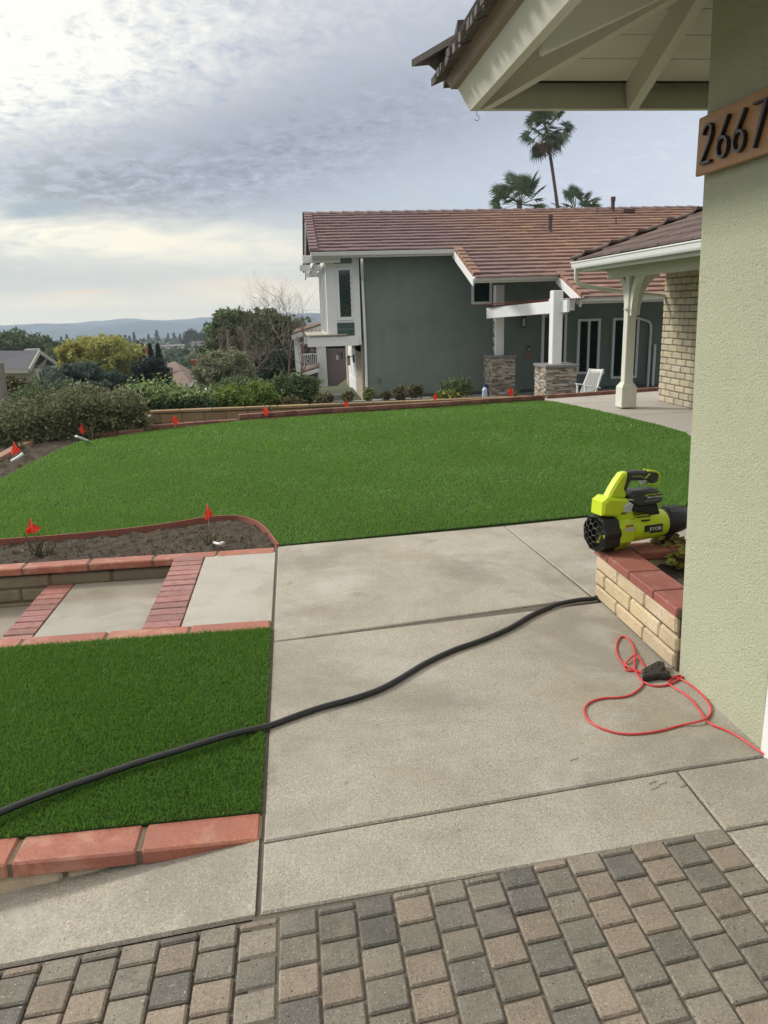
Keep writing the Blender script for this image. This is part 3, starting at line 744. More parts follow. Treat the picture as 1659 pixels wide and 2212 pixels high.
# hip tiles
for k in range(6):
    o = -.165+k*.27; z0 = roofz(o)+.19; z1 = roofz(o+.36)+.155
    for sd_, q in ((1, 0), (-1, 0)):
        a = Vector((XE+o, YE-o, z0+.02)); b_ = Vector((XE+o+.36, YE-o-.36, z1+.02))
        sidev = Vector((-.10, -.10, -.035)) if sd_ > 0 else Vector((.10, .10, -.035))
        V = [a, b_, b_+sidev, a+sidev]; V += [v+Vector((0, 0, .03)) for v in V]
        tl.add(V, [(0, 3, 2, 1), (4, 5, 6, 7), (0, 1, 5, 4), (1, 2, 6, 5), (2, 3, 7, 6), (3, 0, 4, 7)], jitcol(a=.2))
tl.build('roof_tiles', M_tiledk, own)
hk = MB(); hp = PZ(1030, 243, ZE-.002); hkp = [hp+Vector((0, 0, .006))]+[hp+Vector((.012*math.sin(a), 0, -.012-.012*(1-math.cos(a))+.0)) for a in np.linspace(0, 4.2, 9)]
hk.tube(hkp, .0013, 6); hk.build('hook', M_steel, own)
# block veneer wing
XWG = 6.40; yw0, yw1 = 8.6, PX(1420, 866, XWG).y
bw, co = MB(), MB(); course_wall(bw, co, (XWG+.06, yw1), (XWG+.06, yw0), 0.0, 23, .1095, .325, .12, gap=.013, b=.012, start=.06)
bw.build('block_veneer', M_veneer if 'M_veneer' in globals() else mat('pale_slump_block', (.42, .37, .27), .9, attr=True, n=((6, .2), (40, .12)), stain=((5, (.50, .46, .35), .52, .5), (9, (.20, .17, .12), .62, .5)), bump=(60, .6, .006), bump2=(14, .6, .01)), own)
co.build('veneer_mortar', mat('dark_mortar', (.12, .10, .075), .95, n=(40, .3)), own)
mb = MB(); mb.box((XWG+1.2, (yw0+yw1)/2, 1.25), (2.1, yw1-yw0-.02, 2.5)); mb.build('wing_wall', M_stucco, own)
# porch roof over it: eave runs along Y on its left side, hip at the far corner
GX, GZ = PZ(1247, 578, 2.3).x, 2.3; GY1 = PZ(1247, 578, 2.3).y; GY0 = 7.4; PT = .40
mb = MB()
prof = [(0, 0), (-.085, .006), (-.098, .03), (-.11, .085), (-.125, .10), (-.125, .115), (-.112, .115), (-.09, .04), (-.012, .03), (-.012, .115), (0, .115)]
V = []; 
for yv in (GY0, GY1):
    V += [(GX+a, yv, GZ-.03+b_) for a, b_ in prof]
n = len(prof); mb.add(V, [(i, (i+1) % n, n+(i+1) % n, n+i) for i in range(n)]+[tuple(range(n, 2*n))])
mb.build('gutter', M_white, own)
mb = MB(); mb.box((GX+.02, (GY0+GY1)/2, GZ-.0), (.035, GY1-GY0, .16), .003); mb.box(((GX+XWG)/2+.8, GY1-.02, GZ), (XWG-GX+1.6, .035, .16), .003); mb.build('fascia', M_cream, own)
mb = MB(); mb.box(((GX+XWG)/2, (GY0+GY1)/2, GZ+.045), (XWG-GX-.05, GY1-GY0-.06, .02)); mb.build('soffit', M_eavex, own)
mb = MB(); PXc, PYc = PZ(1350, 884).x+.06, PZ(1350, 884).y+.12
mb.box((PXc-.02, (GY0+GY1)/2, GZ-.10), (.14, GY1-GY0-.1, .19), .004); mb.build('porch_beam', M_cream, own)
# porch roof tiles
pt = MB(); exp_ = .31
for row in range(11):
    o = row*exp_; zt = GZ+.11+o*PT
    s = GY0
    while s < GY1-o:
        w = min(.30, GY1-o-s+.03)
        if w > .04:
            V = [(GX-.05+o, s, zt), (GX-.05+o, s+w-.005, zt), (GX-.05+o+exp_+.05, s+w-.005, zt+(exp_+.05)*PT-.028), (GX-.05+o+exp_+.05, s, zt+(exp_+.05)*PT-.028)]
            jz = random.uniform(-.004, .006); V = [Vector(v)+Vector((random.uniform(-.006, .006), 0, jz)) for v in V]; V += [v+Vector((0, 0, .034)) for v in V]
            pt.add(V, [(0, 3, 2, 1), (4, 5, 6, 7), (0, 1, 5, 4), (1, 2, 6, 5), (2, 3, 7, 6), (3, 0, 4, 7)], jitcol((1.02, .86, .82), .18))
        s += .30
    s = GX+o
    while s < 12:
        V = [(s, GY1+.05-o, zt), (s+.295, GY1+.05-o, zt), (s+.295, GY1+.05-o-exp_-.05, zt+(exp_+.05)*PT-.028), (s, GY1+.05-o-exp_-.05, zt+(exp_+.05)*PT-.028)]
        V = [Vector(v) for v in V]; V += [v+Vector((0, 0, .034)) for v in V]
        pt.add(V, [(0, 3, 2, 1), (4, 5, 6, 7), (0, 1, 5, 4), (1, 2, 6, 5), (2, 3, 7, 6), (3, 0, 4, 7)], jitcol((1.02, .86, .82), .18)); s += .3
for k in range(12):
    o = -.03+k*.28; a = Vector((GX-.05+o, GY1+.05-o, GZ+.165+o*PT)); b_ = a+Vector((.33, -.33, .33*PT-.02))
    for sv in (Vector((-.085, -.085, -.04)), Vector((.085, .085, -.04))):
        V = [a, b_, b_+sv, a+sv]; V += [v+Vector((0, 0, .03)) for v in V]; pt.add(V, [(0, 3, 2, 1), (4, 5, 6, 7), (0, 1, 5, 4), (1, 2, 6, 5), (2, 3, 7, 6), (3, 0, 4, 7)], jitcol((1.0, .86, .82), .18))
pt.build('porch_roof_tiles', M_tiledk, own)
mb = MB(); mb.add([(GX, GY0, GZ+.10), (GX, GY1, GZ+.10), (GX+3.3, GY1-3.3, GZ+.10+3.3*PT), (GX+3.3, GY0, GZ+.10+3.3*PT), (12, GY1, GZ+.10), (12, GY1-3.3, GZ+.1+3.3*PT)], [(0, 1, 2, 3), (1, 4, 5, 2)]); mb.build('porch_roof_deck', M_felt, own)
# porch post with curved braces
pp = MB(); pp.box((PXc, PYc, 1.17), (.15, .15, 2.1), .008); post = pp.build('porch_post', M_cream, own)
pp = MB(); pp.box((PXc, PYc, .19), (.255, .255, .33), .006)
a, b_ = .1275, .078
V = [(PXc+sx_*a, PYc+sy_*a, .352) for sx_, sy_ in ((-1, -1), (1, -1), (1, 1), (-1, 1))]+[(PXc+sx_*b_, PYc+sy_*b_, .43) for sx_, sy_ in ((-1, -1), (1, -1), (1, 1), (-1, 1))]
pp.add(V, [(0, 1, 5, 4), (1, 2, 6, 5), (2, 3, 7, 6), (3, 0, 4, 7), (4, 5, 6, 7)]); pp.build('post_base', M_cream, post)
def brace(dx, dy):
    m = MB(); n = 12; rad = .62; V = []; d = Vector((dx, dy, 0)); w = Vector((-dy, dx, 0))*.045
    for i in range(n+1):
        t_ = i/n*math.pi/2*.96; s = rad*(1-math.cos(t_))*.62; z = 1.50+rad*math.sin(t_)*1.06
        nn = Vector((math.sin(t_), math.cos(t_)))   # outward
        for q in (-.055, .055):
            c = Vector((PXc, PYc, z))+d*(.085+s+q*math.cos(t_))+Vector((0, 0, -q*math.sin(t_)))
            V += [c-w, c+w]
    F = []
    for i in range(n):
        a_ = 4*i; F += [(a_, a_+1, a_+5, a_+4), (a_+2, a_+6, a_+7, a_+3), (a_, a_+4, a_+6, a_+2), (a_+1, a_+3, a_+7, a_+5)]
    F += [(0, 2, 3, 1), (4*n, 4*n+1, 4*n+3, 4*n+2)]
    m.add(V, F); m.build('brace', M_cream, post)
brace(0, -1); brace(0, 1); brace(1, 0)
# downspout of the porch
dp = MB(); pth = [(GX-.06, GY1-.12, GZ), (GX-.06, GY1-.12, GZ-.16), (GX-.03, GY1-.12, GZ-.24), (GX+.05, GY1-.12, GZ-.29), (GX+.4, GY1-.12, GZ-.36), (GX+1.0, GY1-.12, GZ-.44), (XWG+.1, GY1-.12, GZ-.52)]
dp.tube(smooth_path(pth, 4), .036, 8); dp.build('downspout', M_cream, own, smooth=True)
# cord tied to the post
ct = MB(); zc = 1.60
ct.tube([(PXc+.085*math.cos(a)*1.25, PYc+.085*math.sin(a)*1.25, zc+.008*math.sin(3*a)) for a in np.linspace(0, 6.6, 26)], .006, 6)
for q in range(5): ct.tube(smooth_path([(PXc-.08, PYc-.1, zc), (PXc-.10-random.random()*.05, PYc-.12, zc+random.uniform(-.03, .05)), (PXc-.07-random.random()*.06, PYc-.13, zc+random.uniform(-.09, .02))], 4), .005, 5)
tag(ct.build('tie_cord', M_pvc, loc=(PXc, PYc, zc)), 'white cord knotted round the cream porch post', 'cord')

# address board with its digits
XB = WX-.085
bl0 = PX(1507, 300, XB-.009); zt, zb = PX(1510, 256, XB-.009).z, PX(1505, 381, XB-.009).z
t = thing('house_number_sign', 'stained wood address board with black steel digits 2667 on the stucco corner', 'sign', (XB, bl0.y-.2, (zt+zb)/2))
m = MB(); LB = .62; m.box((XB, bl0.y-LB/2, (zt+zb)/2), (.018, LB, zt-zb), .003); m.build('board', M_wood, t)
def digit(ch, u0, v0, u1, v1, w):
    """bottom-left and top height read off at the face of the board"""
    pb_ = PX(u0, v0, XB-.01); y0, z0 = pb_.y, pb_.z; h = PX(u1, v1, XB-.01).z-z0
    if ch == '2': P = [(.02, .74), (.04, .84), (.12, .94), (.24, .99), (.36, .96), (.44, .86), (.45, .73), (.38, .56), (.0, .02), (.0, .0), (.02, .0), (.48, .0)]
    elif ch == '6': P = [(.46, 1.0), (.10, .46), (.03, .34), (.02, .24), (.06, .11), (.16, .02), (.27, .0), (.39, .03), (.48, .12), (.51, .24), (.48, .37), (.39, .46), (.27, .50), (.15, .47), (.07, .40)]
    else: P = [(.0, 1.0), (.50, 1.0), (.14, .0)]
    pts = [(y0-a*h*w, z0+b_*h) for a, b_ in P]; m = MB(); hw = .0048; xf, xb_ = XB-.026, XB-.0088
    n = len(pts); L_, R_ = [], []
    for i in range(n):
        a = Vector(pts[max(i-1, 0)]); b_ = Vector(pts[min(i+1, n-1)]); d = (b_-a)
        d = d.normalized() if d.length > 1e-9 else Vector((1, 0)); nn = Vector((-d.y, d.x))
        if 0 < i < n-1:
            e0 = (Vector(pts[i])-Vector(pts[i-1])); e0 = e0.normalized() if e0.length > 1e-9 else d; k = 1/max(.45, abs(nn.dot(Vector((-e0.y, e0.x)))))
        else: k = 1
        L_.append(Vector(pts[i])+nn*hw*k); R_.append(Vector(pts[i])-nn*hw*k)
    for i in range(n-1):
        q = [L_[i], L_[i+1], R_[i+1], R_[i]]
        m.add([(xf, p.x, p.y) for p in q]+[(xb_, p.x, p.y) for p in q], [(0, 1, 2, 3), (4, 7, 6, 5), (0, 4, 5, 1), (1, 5, 6, 2), (2, 6, 7, 3), (3, 7, 4, 0)])
    m.build('digit', M_steel, t)
digit('2', 1520, 354, 1538, 266, 1.05); digit('6', 1553, 343, 1572, 250, 1.0); digit('6', 1588, 331, 1613, 234, 1.0); digit('7', 1627, 322, 1631, 226, 1.05)

# planter of slump block with red caps
PXl = PZ(1283, 1290).x; PYf = PZ(1283, 1290).y; PTOP = PY(1290, 1180, PYf).z
t = thing('block_planter', 'slump block planter with red brick caps against our stucco wall', 'planter', (PXl+.3, 3.7, 0))
bh = (PTOP-.045)/3
mb, co = MB(), MB()
course_wall(mb, co, (PXl+.075, PYf-.0), (PXl+.075, YC+.004), 0.0, 3, bh, .34, .15, gap=.010, b=.010, start=.03)
course_wall(mb, co, (PXl+.15, PYf-.075), (3.2, PYf-.075), 0.0, 3, bh, .34, .15, gap=.010, b=.010, start=.1)
mb.build('block_wall', M_slump, t); co.build('mortar', M_mortar, t)
mb, co = MB(), MB(); cap_row(mb, (PXl+.082, PYf+.008), (PXl+.082, YC+.004), PTOP-.046, .05, .185, .285, gap=.010, b=.006, start=.085, core=co)
cap_row(mb, (PXl+.185, PYf-.082), (3.2, PYf-.082), PTOP-.046, .05, .185, .285, gap=.010, b=.006, start=.08, core=co)
mb.build('cap', mat('dull_red_cap', (.255, .085, .065), .7, attr=True, n=((8, .25), (50, .12)), stain=((9, (.33, .17, .13), .53, .6), (30, (.14, .08, .06), .62, .5)), bump=(90, .5, .004), spec=.4), t); co.build('cap_mortar', M_mortar, t)
soil('planter_soil', [(PXl+.15, YC), (3.2, YC), (3.2, PYf-.14), (PXl+.15, PYf-.14)], PTOP-.10, (90, 40), .02, 4)

# ------------------------------------------------------------------ hose and cord
hp_ = [(-260, 1880), (-120, 1822), (0, 1770), (100, 1727), (200, 1690), (300, 1658), (400, 1629), (500, 1597), (580, 1568), (640, 1546), (700, 1526), (760, 1510), (820, 1489), (870, 1462), (920, 1432), (980, 1404), (1040, 1383), (1100, 1357), (1150, 1328), (1200, 1307), (1250, 1296), (1286, 1292)]
pts = []
for (u, v) in hp_:
    p = PZ(u, v, .0135); p.z = .0135+(.018 if p.x < XJ else 0)+(.012*mnoise.noise(Vector((p.x*3, 0, 0)))+.004 if p.x < XJ else 0); pts.append(p)
pts = [Vector((-2.7, 1.75, drive_z(-2.7)+.015)), Vector((-2.1, 1.92, drive_z(-2.1)+.02))]+pts
pts += [Vector((1.80, 4.195, .0135)), Vector((2.2, 4.20, .0135)), Vector((2.8, 4.24, .0135))]
m = MB(); m.tube(smooth_path(pts, 6), .0132, 12); tag(m.build('garden_hose', M_hose, loc=(0, 3, 0), smooth=True), 'thick black rubber hose lying across the lower lawn and the walkway', 'hose')
def cz7(a, b_, z=.0055): return PZ(1192.6+a*.2813, 1253+b_*.2813, z)
t = thing('extension_cord', 'red extension cord with black triple socket tangled on the walkway by the stucco corner', 'extension cord', tuple(PZ(1400, 1480)))
pA = [(890, 748), (950, 750), (1010, 772), (1100, 832), (1180, 910), (1222, 990), (1200, 1050), (1130, 1085), (1000, 1112), (850, 1152), (700, 1177), (560, 1182), (430, 1157), (320, 1107), (258, 1045), (252, 980), (305, 932), (400, 906), (500, 902), (590, 886), (660, 845), (702, 790), (668, 742), (634, 680), (636, 570), (620, 500), (580, 446), (532, 436), (500, 480), (495, 550), (530, 622), (580, 662), (650, 700), (730, 725)]
pB = [(730, 705), (685, 625), (650, 575), (600, 602), (560, 655), (570, 692), (640, 697), (710, 712), (750, 770)]
pC = [(700, 780), (760, 808), (830, 814), (900, 800), (965, 768), (1000, 745), (985, 735), (945, 742), (895, 785), (930, 822), (1010, 870), (1080, 930), (1140, 1010), (1190, 1082), (1235, 1115), (1330, 1152), (1440, 1208), (1560, 1290), (1659, 1352), (1760, 1400)]
m = MB()
for j, P in enumerate((pA, pB, pC)):
    q = [cz7(a, b_, .0055+(.009 if (j == 0 and 6 < i < 8) or (j == 1 and i in (2, 3)) or (j == 0 and i in (24, 31)) else 0)) for i, (a, b_) in enumerate(P)]
    m.tube(smooth_path(q, 6), .0046, 8)
m.build('cord', M_cord, t, smooth=True)
# triple tap: broad head with three outlets, neck with ribs
c0 = cz7(700, 735, .018); c1 = cz7(850, 700, .02); c2_ = cz7(895, 745, .012)
hd = MB(); u_ = (c1-c0); u_.z = 0; Lh = u_.length; u_.normalize(); w_ = Vector((-u_.y, u_.x, 0))
q0 = cz7(690, 745, 0); ang = math.atan2(u_.y, u_.x)
hd.prism([(p.x, p.y) for p in (cz7(690, 715), cz7(800, 655), cz7(860, 660), cz7(868, 700), cz7(845, 735), cz7(900, 728), cz7(905, 765), cz7(820, 762), cz7(765, 772), cz7(695, 780))], .004, .032, b=.007)
hd.build('triple_socket', M_blk, t)
for (a, b_) in ((712, 712), (760, 682), (812, 652)):
    hd = MB(); c = cz7(a, b_, .028); hd.box((c.x, c.y, .026), (.016, .012, .02), .003, ang); hd.build('socket_rim', M_blk, t)
hd = MB(); a_ = cz7(845, 742, .016); b_ = cz7(905, 745, .012)
for k in range(5):
    c = a_.lerp(b_, k/4); d = (b_-a_).normalized(); hd.tube([c-d*.003, c+d*.003], .0115-.001*k, 10)
hd.tube([a_, b_], .008, 8); hd.build('strain_relief', M_blk, t)

# ------------------------------------------------------------------ leaf blower
def text_mesh(s, size, bold=.0, shear=0.0):
    cu = bpy.data.curves.new('lettering', 'FONT'); cu.body = s; cu.size = size; cu.extrude = .0004; cu.offset = bold; cu.shear = shear; cu.align_x = 'CENTER'; cu.align_y = 'CENTER'; cu.resolution_u = 2
    o = bpy.data.objects.new('tmp', cu); C.objects.link(o); dg = bpy.context.evaluated_depsgraph_get()
    me = bpy.data.meshes.new_from_object(o.evaluated_get(dg)); V = [v.co.copy() for v in me.vertices]; F = [tuple(p.vertices) for p in me.polygons]
    bpy.data.objects.remove(o); bpy.data.meshes.remove(me); bpy.data.curves.remove(cu); return V, F
blower = thing('leaf_blower', 'lime and black cordless leaf blower standing on the planter caps', 'leaf blower', (0, 0, 0))
KX, KZ = .00066, .000535
def L(zx, zy): return ((zx-560)*KX, (1250-zy-.155*(zx-560))*KZ)
def lprism(poly, y0, y1, b=.006, conv=True):
    """side profile extruded across the machine, with chamfered flanks"""
    P = [L(*p) for p in poly] if conv else poly; n = len(P)
    cx = sum(p[0] for p in P)/n; cz_ = sum(p[1] for p in P)/n
    A = sum(P[i][0]*P[(i+1) % n][1]-P[(i+1) % n][0]*P[i][1] for i in range(n))
    if A < 0: P = P[::-1]
    def ins(d):
        o = []
        for i in range(n):
            p, a, c = Vector(P[i]), Vector(P[i-1]), Vector(P[(i+1) % n]); e0 = (p-a).normalized(); e1 = (c-p).normalized(); k = Vector((-e0.y-e1.y, e0.x+e1.x))
            k = k/max(.5, k.dot(k)/2); o.append(p+k*d)
        return o
    rings = [(ins(b), y0), (P, y0+b), (P, y1-b), (ins(b), y1)]
    vs = [(q[0], y, q[1]) for r, y in rings for q in r]; fs = [tuple(range(n)), tuple(range(3*n, 4*n))[::-1]]
    for k in range(3):
        for i in range(n): j = (i+1) % n; fs.append((k*n+j, k*n+i, (k+1)*n+i, (k+1)*n+j))
    return vs, fs
def bpart(name, vf, mt, par=None, smooth=False):
    m = MB()
    for v, f in (vf if isinstance(vf, list) else [vf]): m.add(v, f)
    return m.build(name, mt, par or blower, local=True, smooth=smooth)
def loft(st, n=8, rot=None, caps=True):
    rot = math.pi/n if rot is None else rot; vs = []
    for (x, r, z, sy_) in st:
        for k in range(n):
            a = rot+2*math.pi*k/n; vs.append((x, r*sy_*math.cos(a), z+r*math.sin(a)))
    fs = [(i*n+k, i*n+(k+1) % n, (i+1)*n+(k+1) % n, (i+1)*n+k) for i in range(len(st)-1) for k in range(n)]
    if caps: fs += [tuple(range(n))[::-1], tuple(range((len(st)-1)*n, len(st)*n))]
    return vs, fs
R8 = 1/math.cos(math.pi/8)
body = bpart('housing', [loft([(.035, .098*R8, .104, 1), (.055, .101*R8, .104, 1), (.125, .101*R8, .104, 1), (.155, .084*R8, .110, 1), (.165, .080*R8, .112, 1)]),
                         loft([(.163, .082, .112, 1), (.18, .085, .113, 1), (.375, .083, .118, 1), (.405, .078, .119, 1), (.412, .070, .119, 1)], 20),
                         lprism([(478, 852), (482, 705), (540, 652), (745, 662), (790, 780), (830, 880), (660, 960), (640, 858)], -.062, .062, .014)], M_lime, smooth='auto')
bpart('neck', lprism([(560, 665), (600, 570), (645, 480), (700, 395), (750, 380), (753, 430), (728, 560), (752, 610), (745, 672)], -.033, .033, .012), M_lime, smooth='auto')
bpart('handle', [lprism([(752, 376), (850, 364), (960, 360), (1072, 370), (1092, 400), (1082, 470), (1020, 500), (985, 485), (975, 458), (900, 466), (815, 470), (790, 492), (770, 560), (752, 604), (730, 530), (745, 440)], -.024, .024, .009)], M_dgrey, smooth='auto')
m = MB()
for yy in (-.018, .018): m.tube(smooth_path([(L(a, b_)[0], yy, L(a, b_)[1]) for a, b_ in ((968, 358), (1040, 362), (1085, 378), (1103, 420), (1092, 480), (1040, 508), (980, 494))], 3), .006, 6)
m.tube([(L(a, b_)[0], -.026, L(a, b_)[1]) for a, b_ in ((985, 385), (935, 440))], .004, 5)
m.tube([(L(a, b_)[0], -.026, L(a, b_)[1]) for a, b_ in ((935, 440), (885, 415), (800, 425))], .0015, 5); m.build('handle_trim', M_lime, blower, local=True, smooth=True)
bpart('trigger', lprism([(905, 462), (985, 458), (975, 490), (930, 512)], -.012, .012, .004), M_lgrey)
bpart('lock_lever', [lprism([(680, 735), (745, 690), (775, 712), (758, 770), (740, 800), (690, 798)], -.078, -.055, .005), lprism([(752, 655), (800, 668), (790, 680), (752, 676)], -.056, -.046, .002)], M_lgrey)
bat = bpart('battery', [lprism([(752, 625), (800, 578), (1055, 548), (1108, 590), (1120, 640), (1112, 688), (1040, 718), (860, 745), (775, 705)], -.050, .050, .012)], M_dgrey, smooth='auto')
bpart('battery_cradle', [lprism([(758, 700), (860, 742), (1065, 715), (1085, 770), (1112, 852), (990, 852), (945, 800), (765, 812)], -.046, .046, .006)], M_blk)
def plate(name, a, b_, y, mt, par, d=.0025, shift=0.0):
    (x0_, z0_), (x1_, z1_) = L(*a), L(*b_); zc_ = (z0_+z1_)/2
    hz = abs(b_[1]-a[1])*KZ/2; m = MB(); m.box(((x0_+x1_)/2, y, zc_+shift), (x1_-x0_, d, hz*2), .001); return m.build(name, mt, par, local=True)
def bl_text(s, cx, cz_, y, size, mt, par, bold=0, shear=0, sx_=1.0):
    V, F = text_mesh(s, size, bold, shear); m = MB(); m.add([(cx+v.x*sx_, y-v.z, cz_+v.y) for v in V], [f[::-1] for f in F]); return m.build('lettering', mt, par, local=True)
# badge on the flank
bx_, bz_ = L(990, 992); m = MB(); m.box((bx_, -.0845, bz_+.012), (.128, .004, .050), .0015); m.build('name_badge', M_blk, blower, local=True)
bl_text('RYOBI', bx_+.012, bz_+.012, -.0872, .029, M_print, blower, .0004, 0, 1.0)
for zi in range(3):
    m = MB(); m.box((bx_-.045, -.0867, bz_-.004-zi*.006), (.04-zi*.008, .002, .003)); m.build('badge_stripe', M_lime, blower, local=True)
# vents
for i, (a, b_) in enumerate((((800, 828), (940, 808)), ((815, 856), (955, 838)), ((862, 895), (950, 882)))):
    p, q = L(*a), L(*b_); m = MB(); m.bar((p[0], -.079+.006*(2-i)*0, p[1]+.004), (q[0], -.079, q[1]+.004), .006, .005 if i < 2 else .009); o = m.build('vent_slot', M_blk, blower, local=True)
# warning sticker
sx0, sz0 = L(712, 965)
m = MB(); m.box((sx0, -.1025, sz0+.006), (.056, .002, .040)); m.build('warning_label', M_sticker, blower, local=True)
m = MB(); m.box((sx0, -.1042, sz0-.004), (.056, .001, .018)); m.build('label_text', M_lgrey, blower, local=True)
for k in range(4):
    m = MB(); m.box((sx0-.0205+k*.0137, -.1042, sz0+.017), (.009, .001, .009)); m.build('warning_symbol', M_blk, blower, local=True)
bl_text('40V', L(690, 830)[0], L(690, 815)[1], -.0628, .026, M_blk, blower, .0006, .2)
# battery lettering and stripes
tx, tz = L(1015, 630)
m = MB(); m.box((tx-.004, -.0505, tz), (.122, .002, .028), .001); m.build('badge', M_blk, bat, local=True)
bl_text('40V LITHIUM', tx+.002, tz-.001, -.0517, .0185, M_print, bat, .0003, .2)
m = MB(); m.box((tx-.01, -.0512, tz+.017), (.11, .003, .0035)); m.box((tx-.055, -.0512, tz+.011), (.02, .003, .0035)); m.build('stripe', M_lime, bat, local=True)
m = MB(); m.box((tx-.01, -.0512, tz-.019), (.11, .003, .002)); m.build('stripe', M_lgrey, bat, local=True)
m = MB(); m.box((tx-.01, 0, .309), (.10, .05, .004), .001); m.build('top_label', M_lgrey, bat, local=True)
# nozzle
bpart('nozzle', [loft([(.40, .078, .119, 1), (.43, .080, .119, 1), (.53, .076, .122, 1), (.56, .066, .124, 1), (.66, .062, .126, 1), (.72, .056, .128, 1)], 12, caps=True),
                 lprism([(0, 0), (0, 0)], 0, 0) if False else loft([(.43, .05, .165, 1.1), (.52, .048, .165, 1.1), (.56, .03, .16, 1.1)], 8)], M_blk, smooth='auto')
m = MB(); m.box((.425, 0, .028), (.095, .09, .055), .008); m.build('foot', M_blk, blower, local=True)
# intake cage: scalloped ring with a mesh of hexagons
cage = MB(); nc = 9; cz0 = .106; ro = .1065
Vr = []; prof_n = nc*4
def rad(k): return ro*(1.0+.055*math.cos(nc*2*math.pi*k/prof_n))
for (x, s_) in ((-.060, .97), (-.052, 1.01), (.040, 1.05), (.046, 1.0)):
    for k in range(prof_n): a = 2*math.pi*k/prof_n+.2; Vr.append((x, rad(k)*s_*math.cos(a), cz0+rad(k)*s_*math.sin(a)))
for (x, s_) in ((-.060, .90), (.046, .90)):
    for k in range(prof_n): a = 2*math.pi*k/prof_n+.2; Vr.append((x, rad(k)*s_*math.cos(a), cz0+rad(k)*s_*math.sin(a)))
F_ = [(i*prof_n+k, i*prof_n+(k+1) % prof_n, (i+1)*prof_n+(k+1) % prof_n, (i+1)*prof_n+k) for i in range(3) for k in range(prof_n)]
F_ += [(4*prof_n+k, 4*prof_n+(k+1) % prof_n, (k+1) % prof_n, k) for k in range(prof_n)]+[(5*prof_n+k, 4*prof_n+k, 4*prof_n+(k+1) % prof_n, 5*prof_n+(k+1) % prof_n)[::-1] for k in range(prof_n)]
cage.add(Vr, F_); ck = cage.build('intake_ring', M_blk, blower, local=True)
gr = MB()
def dome(r): return -.060-.030*(1-(r/ro)**2)
hexr = .0225
cells = []
for i in range(-4, 5):
    for j in range(-4, 5):
        cy_ = hexr*1.5*i; cz_ = hexr*math.sqrt(3)*(j+i/2)
        if math.hypot(cy_, cz_) < ro-.006: cells.append((cy_, cz_))
for (cy_, cz_) in cells:
    ring = []
    for k in range(7):
        a = k*math.pi/3; y_, z_ = cy_+hexr*.93*math.cos(a), cz_+hexr*.93*math.sin(a); r_ = math.hypot(y_, z_)
        if r_ > ro: y_, z_ = y_*ro/r_, z_*ro/r_; r_ = ro
        ring.append((dome(r_), y_, cz0+z_))
    gr.tube(ring, .0027, 5)
gr.build('intake_grille', M_blk, blower, local=True)
m = MB(); v, f = loft([(-.005, .088, cz0, 1), (.0, .088, cz0, 1)], 20); m.add(v, f); m.build('impeller_shadow', M_blk, blower, local=True)
m = MB()
for k in range(5):
    a = 2*math.pi*k/5; c, s_ = math.cos(a), math.sin(a)
    m.add([(-.006, .02*c, cz0+.02*s_), (-.006, .08*math.cos(a+.05), cz0+.08*math.sin(a+.05)), (-.014, .08*math.cos(a+.22), cz0+.08*math.sin(a+.22)), (-.012, .02*math.cos(a+.3), cz0+.02*math.sin(a+.3))], [(0, 1, 2, 3)])
m.build('impeller', M_lime, blower, local=True)
blower.location = (1.715, 4.07, PTOP+.006); blower.rotation_euler = (0, R(0.5), R(13.5))

# ------------------------------------------------------------------ succulents in the planter
M_succ = mat('succulent_leaf', (.20, .185, .035), .5, island=.5, spec=.4, n=(20, .25), stain=(14, (.36, .15, .03), .52, .7))
def rosette(mb, c, r, tilt):
    for ring, (nl, el_, rr) in enumerate(((5, 70, .45), (7, 45, .75), (8, 20, 1.0))):
        for k in range(nl):
            a = 2*math.pi*(k+ring*.4)/nl; d = Vector((math.cos(a)*math.cos(R(el_)), math.sin(a)*math.cos(R(el_)), math.sin(R(el_))))
            sd_ = Vector((-math.sin(a), math.cos(a), 0)); up_ = sd_.cross(d)*-1
            l = r*rr; w = r*.52
            p0 = Vector((0, 0, 0)); pts_ = [p0, d*l*.55+sd_*w, d*l+up_*w*.2, d*l*.55-sd_*w, d*l*.5+up_*w*.5*(-1), d*l*.5+up_*w*.45]
            M = Matrix.Translation(c) @ tilt
            mb.add(pts_, [(0, 1, 5), (1, 2, 5), (2, 3, 5), (3, 0, 5), (1, 0, 4), (2, 1, 4), (3, 2, 4), (0, 3, 4)], None, M)
for i, (cx_, cy_, n_, rr) in enumerate(((PZ(1448, 1168, .33).x, PZ(1448, 1168, .33).y, 18, .10), (PZ(1478, 1200, .30).x, PZ(1478, 1200, .30).y, 14, .10), (PZ(1425, 1200, .26).x, PZ(1425, 1200, .26).y, 7, .06))):
    zt_ = PTOP-.08
    lab = ['yellow green succulent with orange tips between the blower and the stucco wall', 'second succulent half hidden behind the edge of the stucco wall', 'smallest succulent low in the planter nearest the red caps'][i]
    t = thing('succulent', lab, 'plant', (cx_, cy_, zt_), 'succulents in the planter')
    ms, mst = MB(), MB()
    for k in range(n_*3):
        a = random.uniform(0, 6.28); q = rr*math.sqrt(random.random()); hz = random.uniform(.0, .13)*(1-.4*q/rr)
        c = Vector((cx_+q*math.cos(a), cy_+q*math.sin(a), zt_+hz))
        rosette(ms, c, random.uniform(.024, .036), Matrix.Rotation(random.uniform(-.6, .6), 4, 'X') @ Matrix.Rotation(random.uniform(-.6, .6), 4, 'Y'))
        mst.tube([(cx_+q*.4*math.cos(a), cy_+q*.4*math.sin(a), zt_-.02), c], .004, 5)
    ms.build('leaves', M_succ, t); mst.build('stem', M_bark, t)

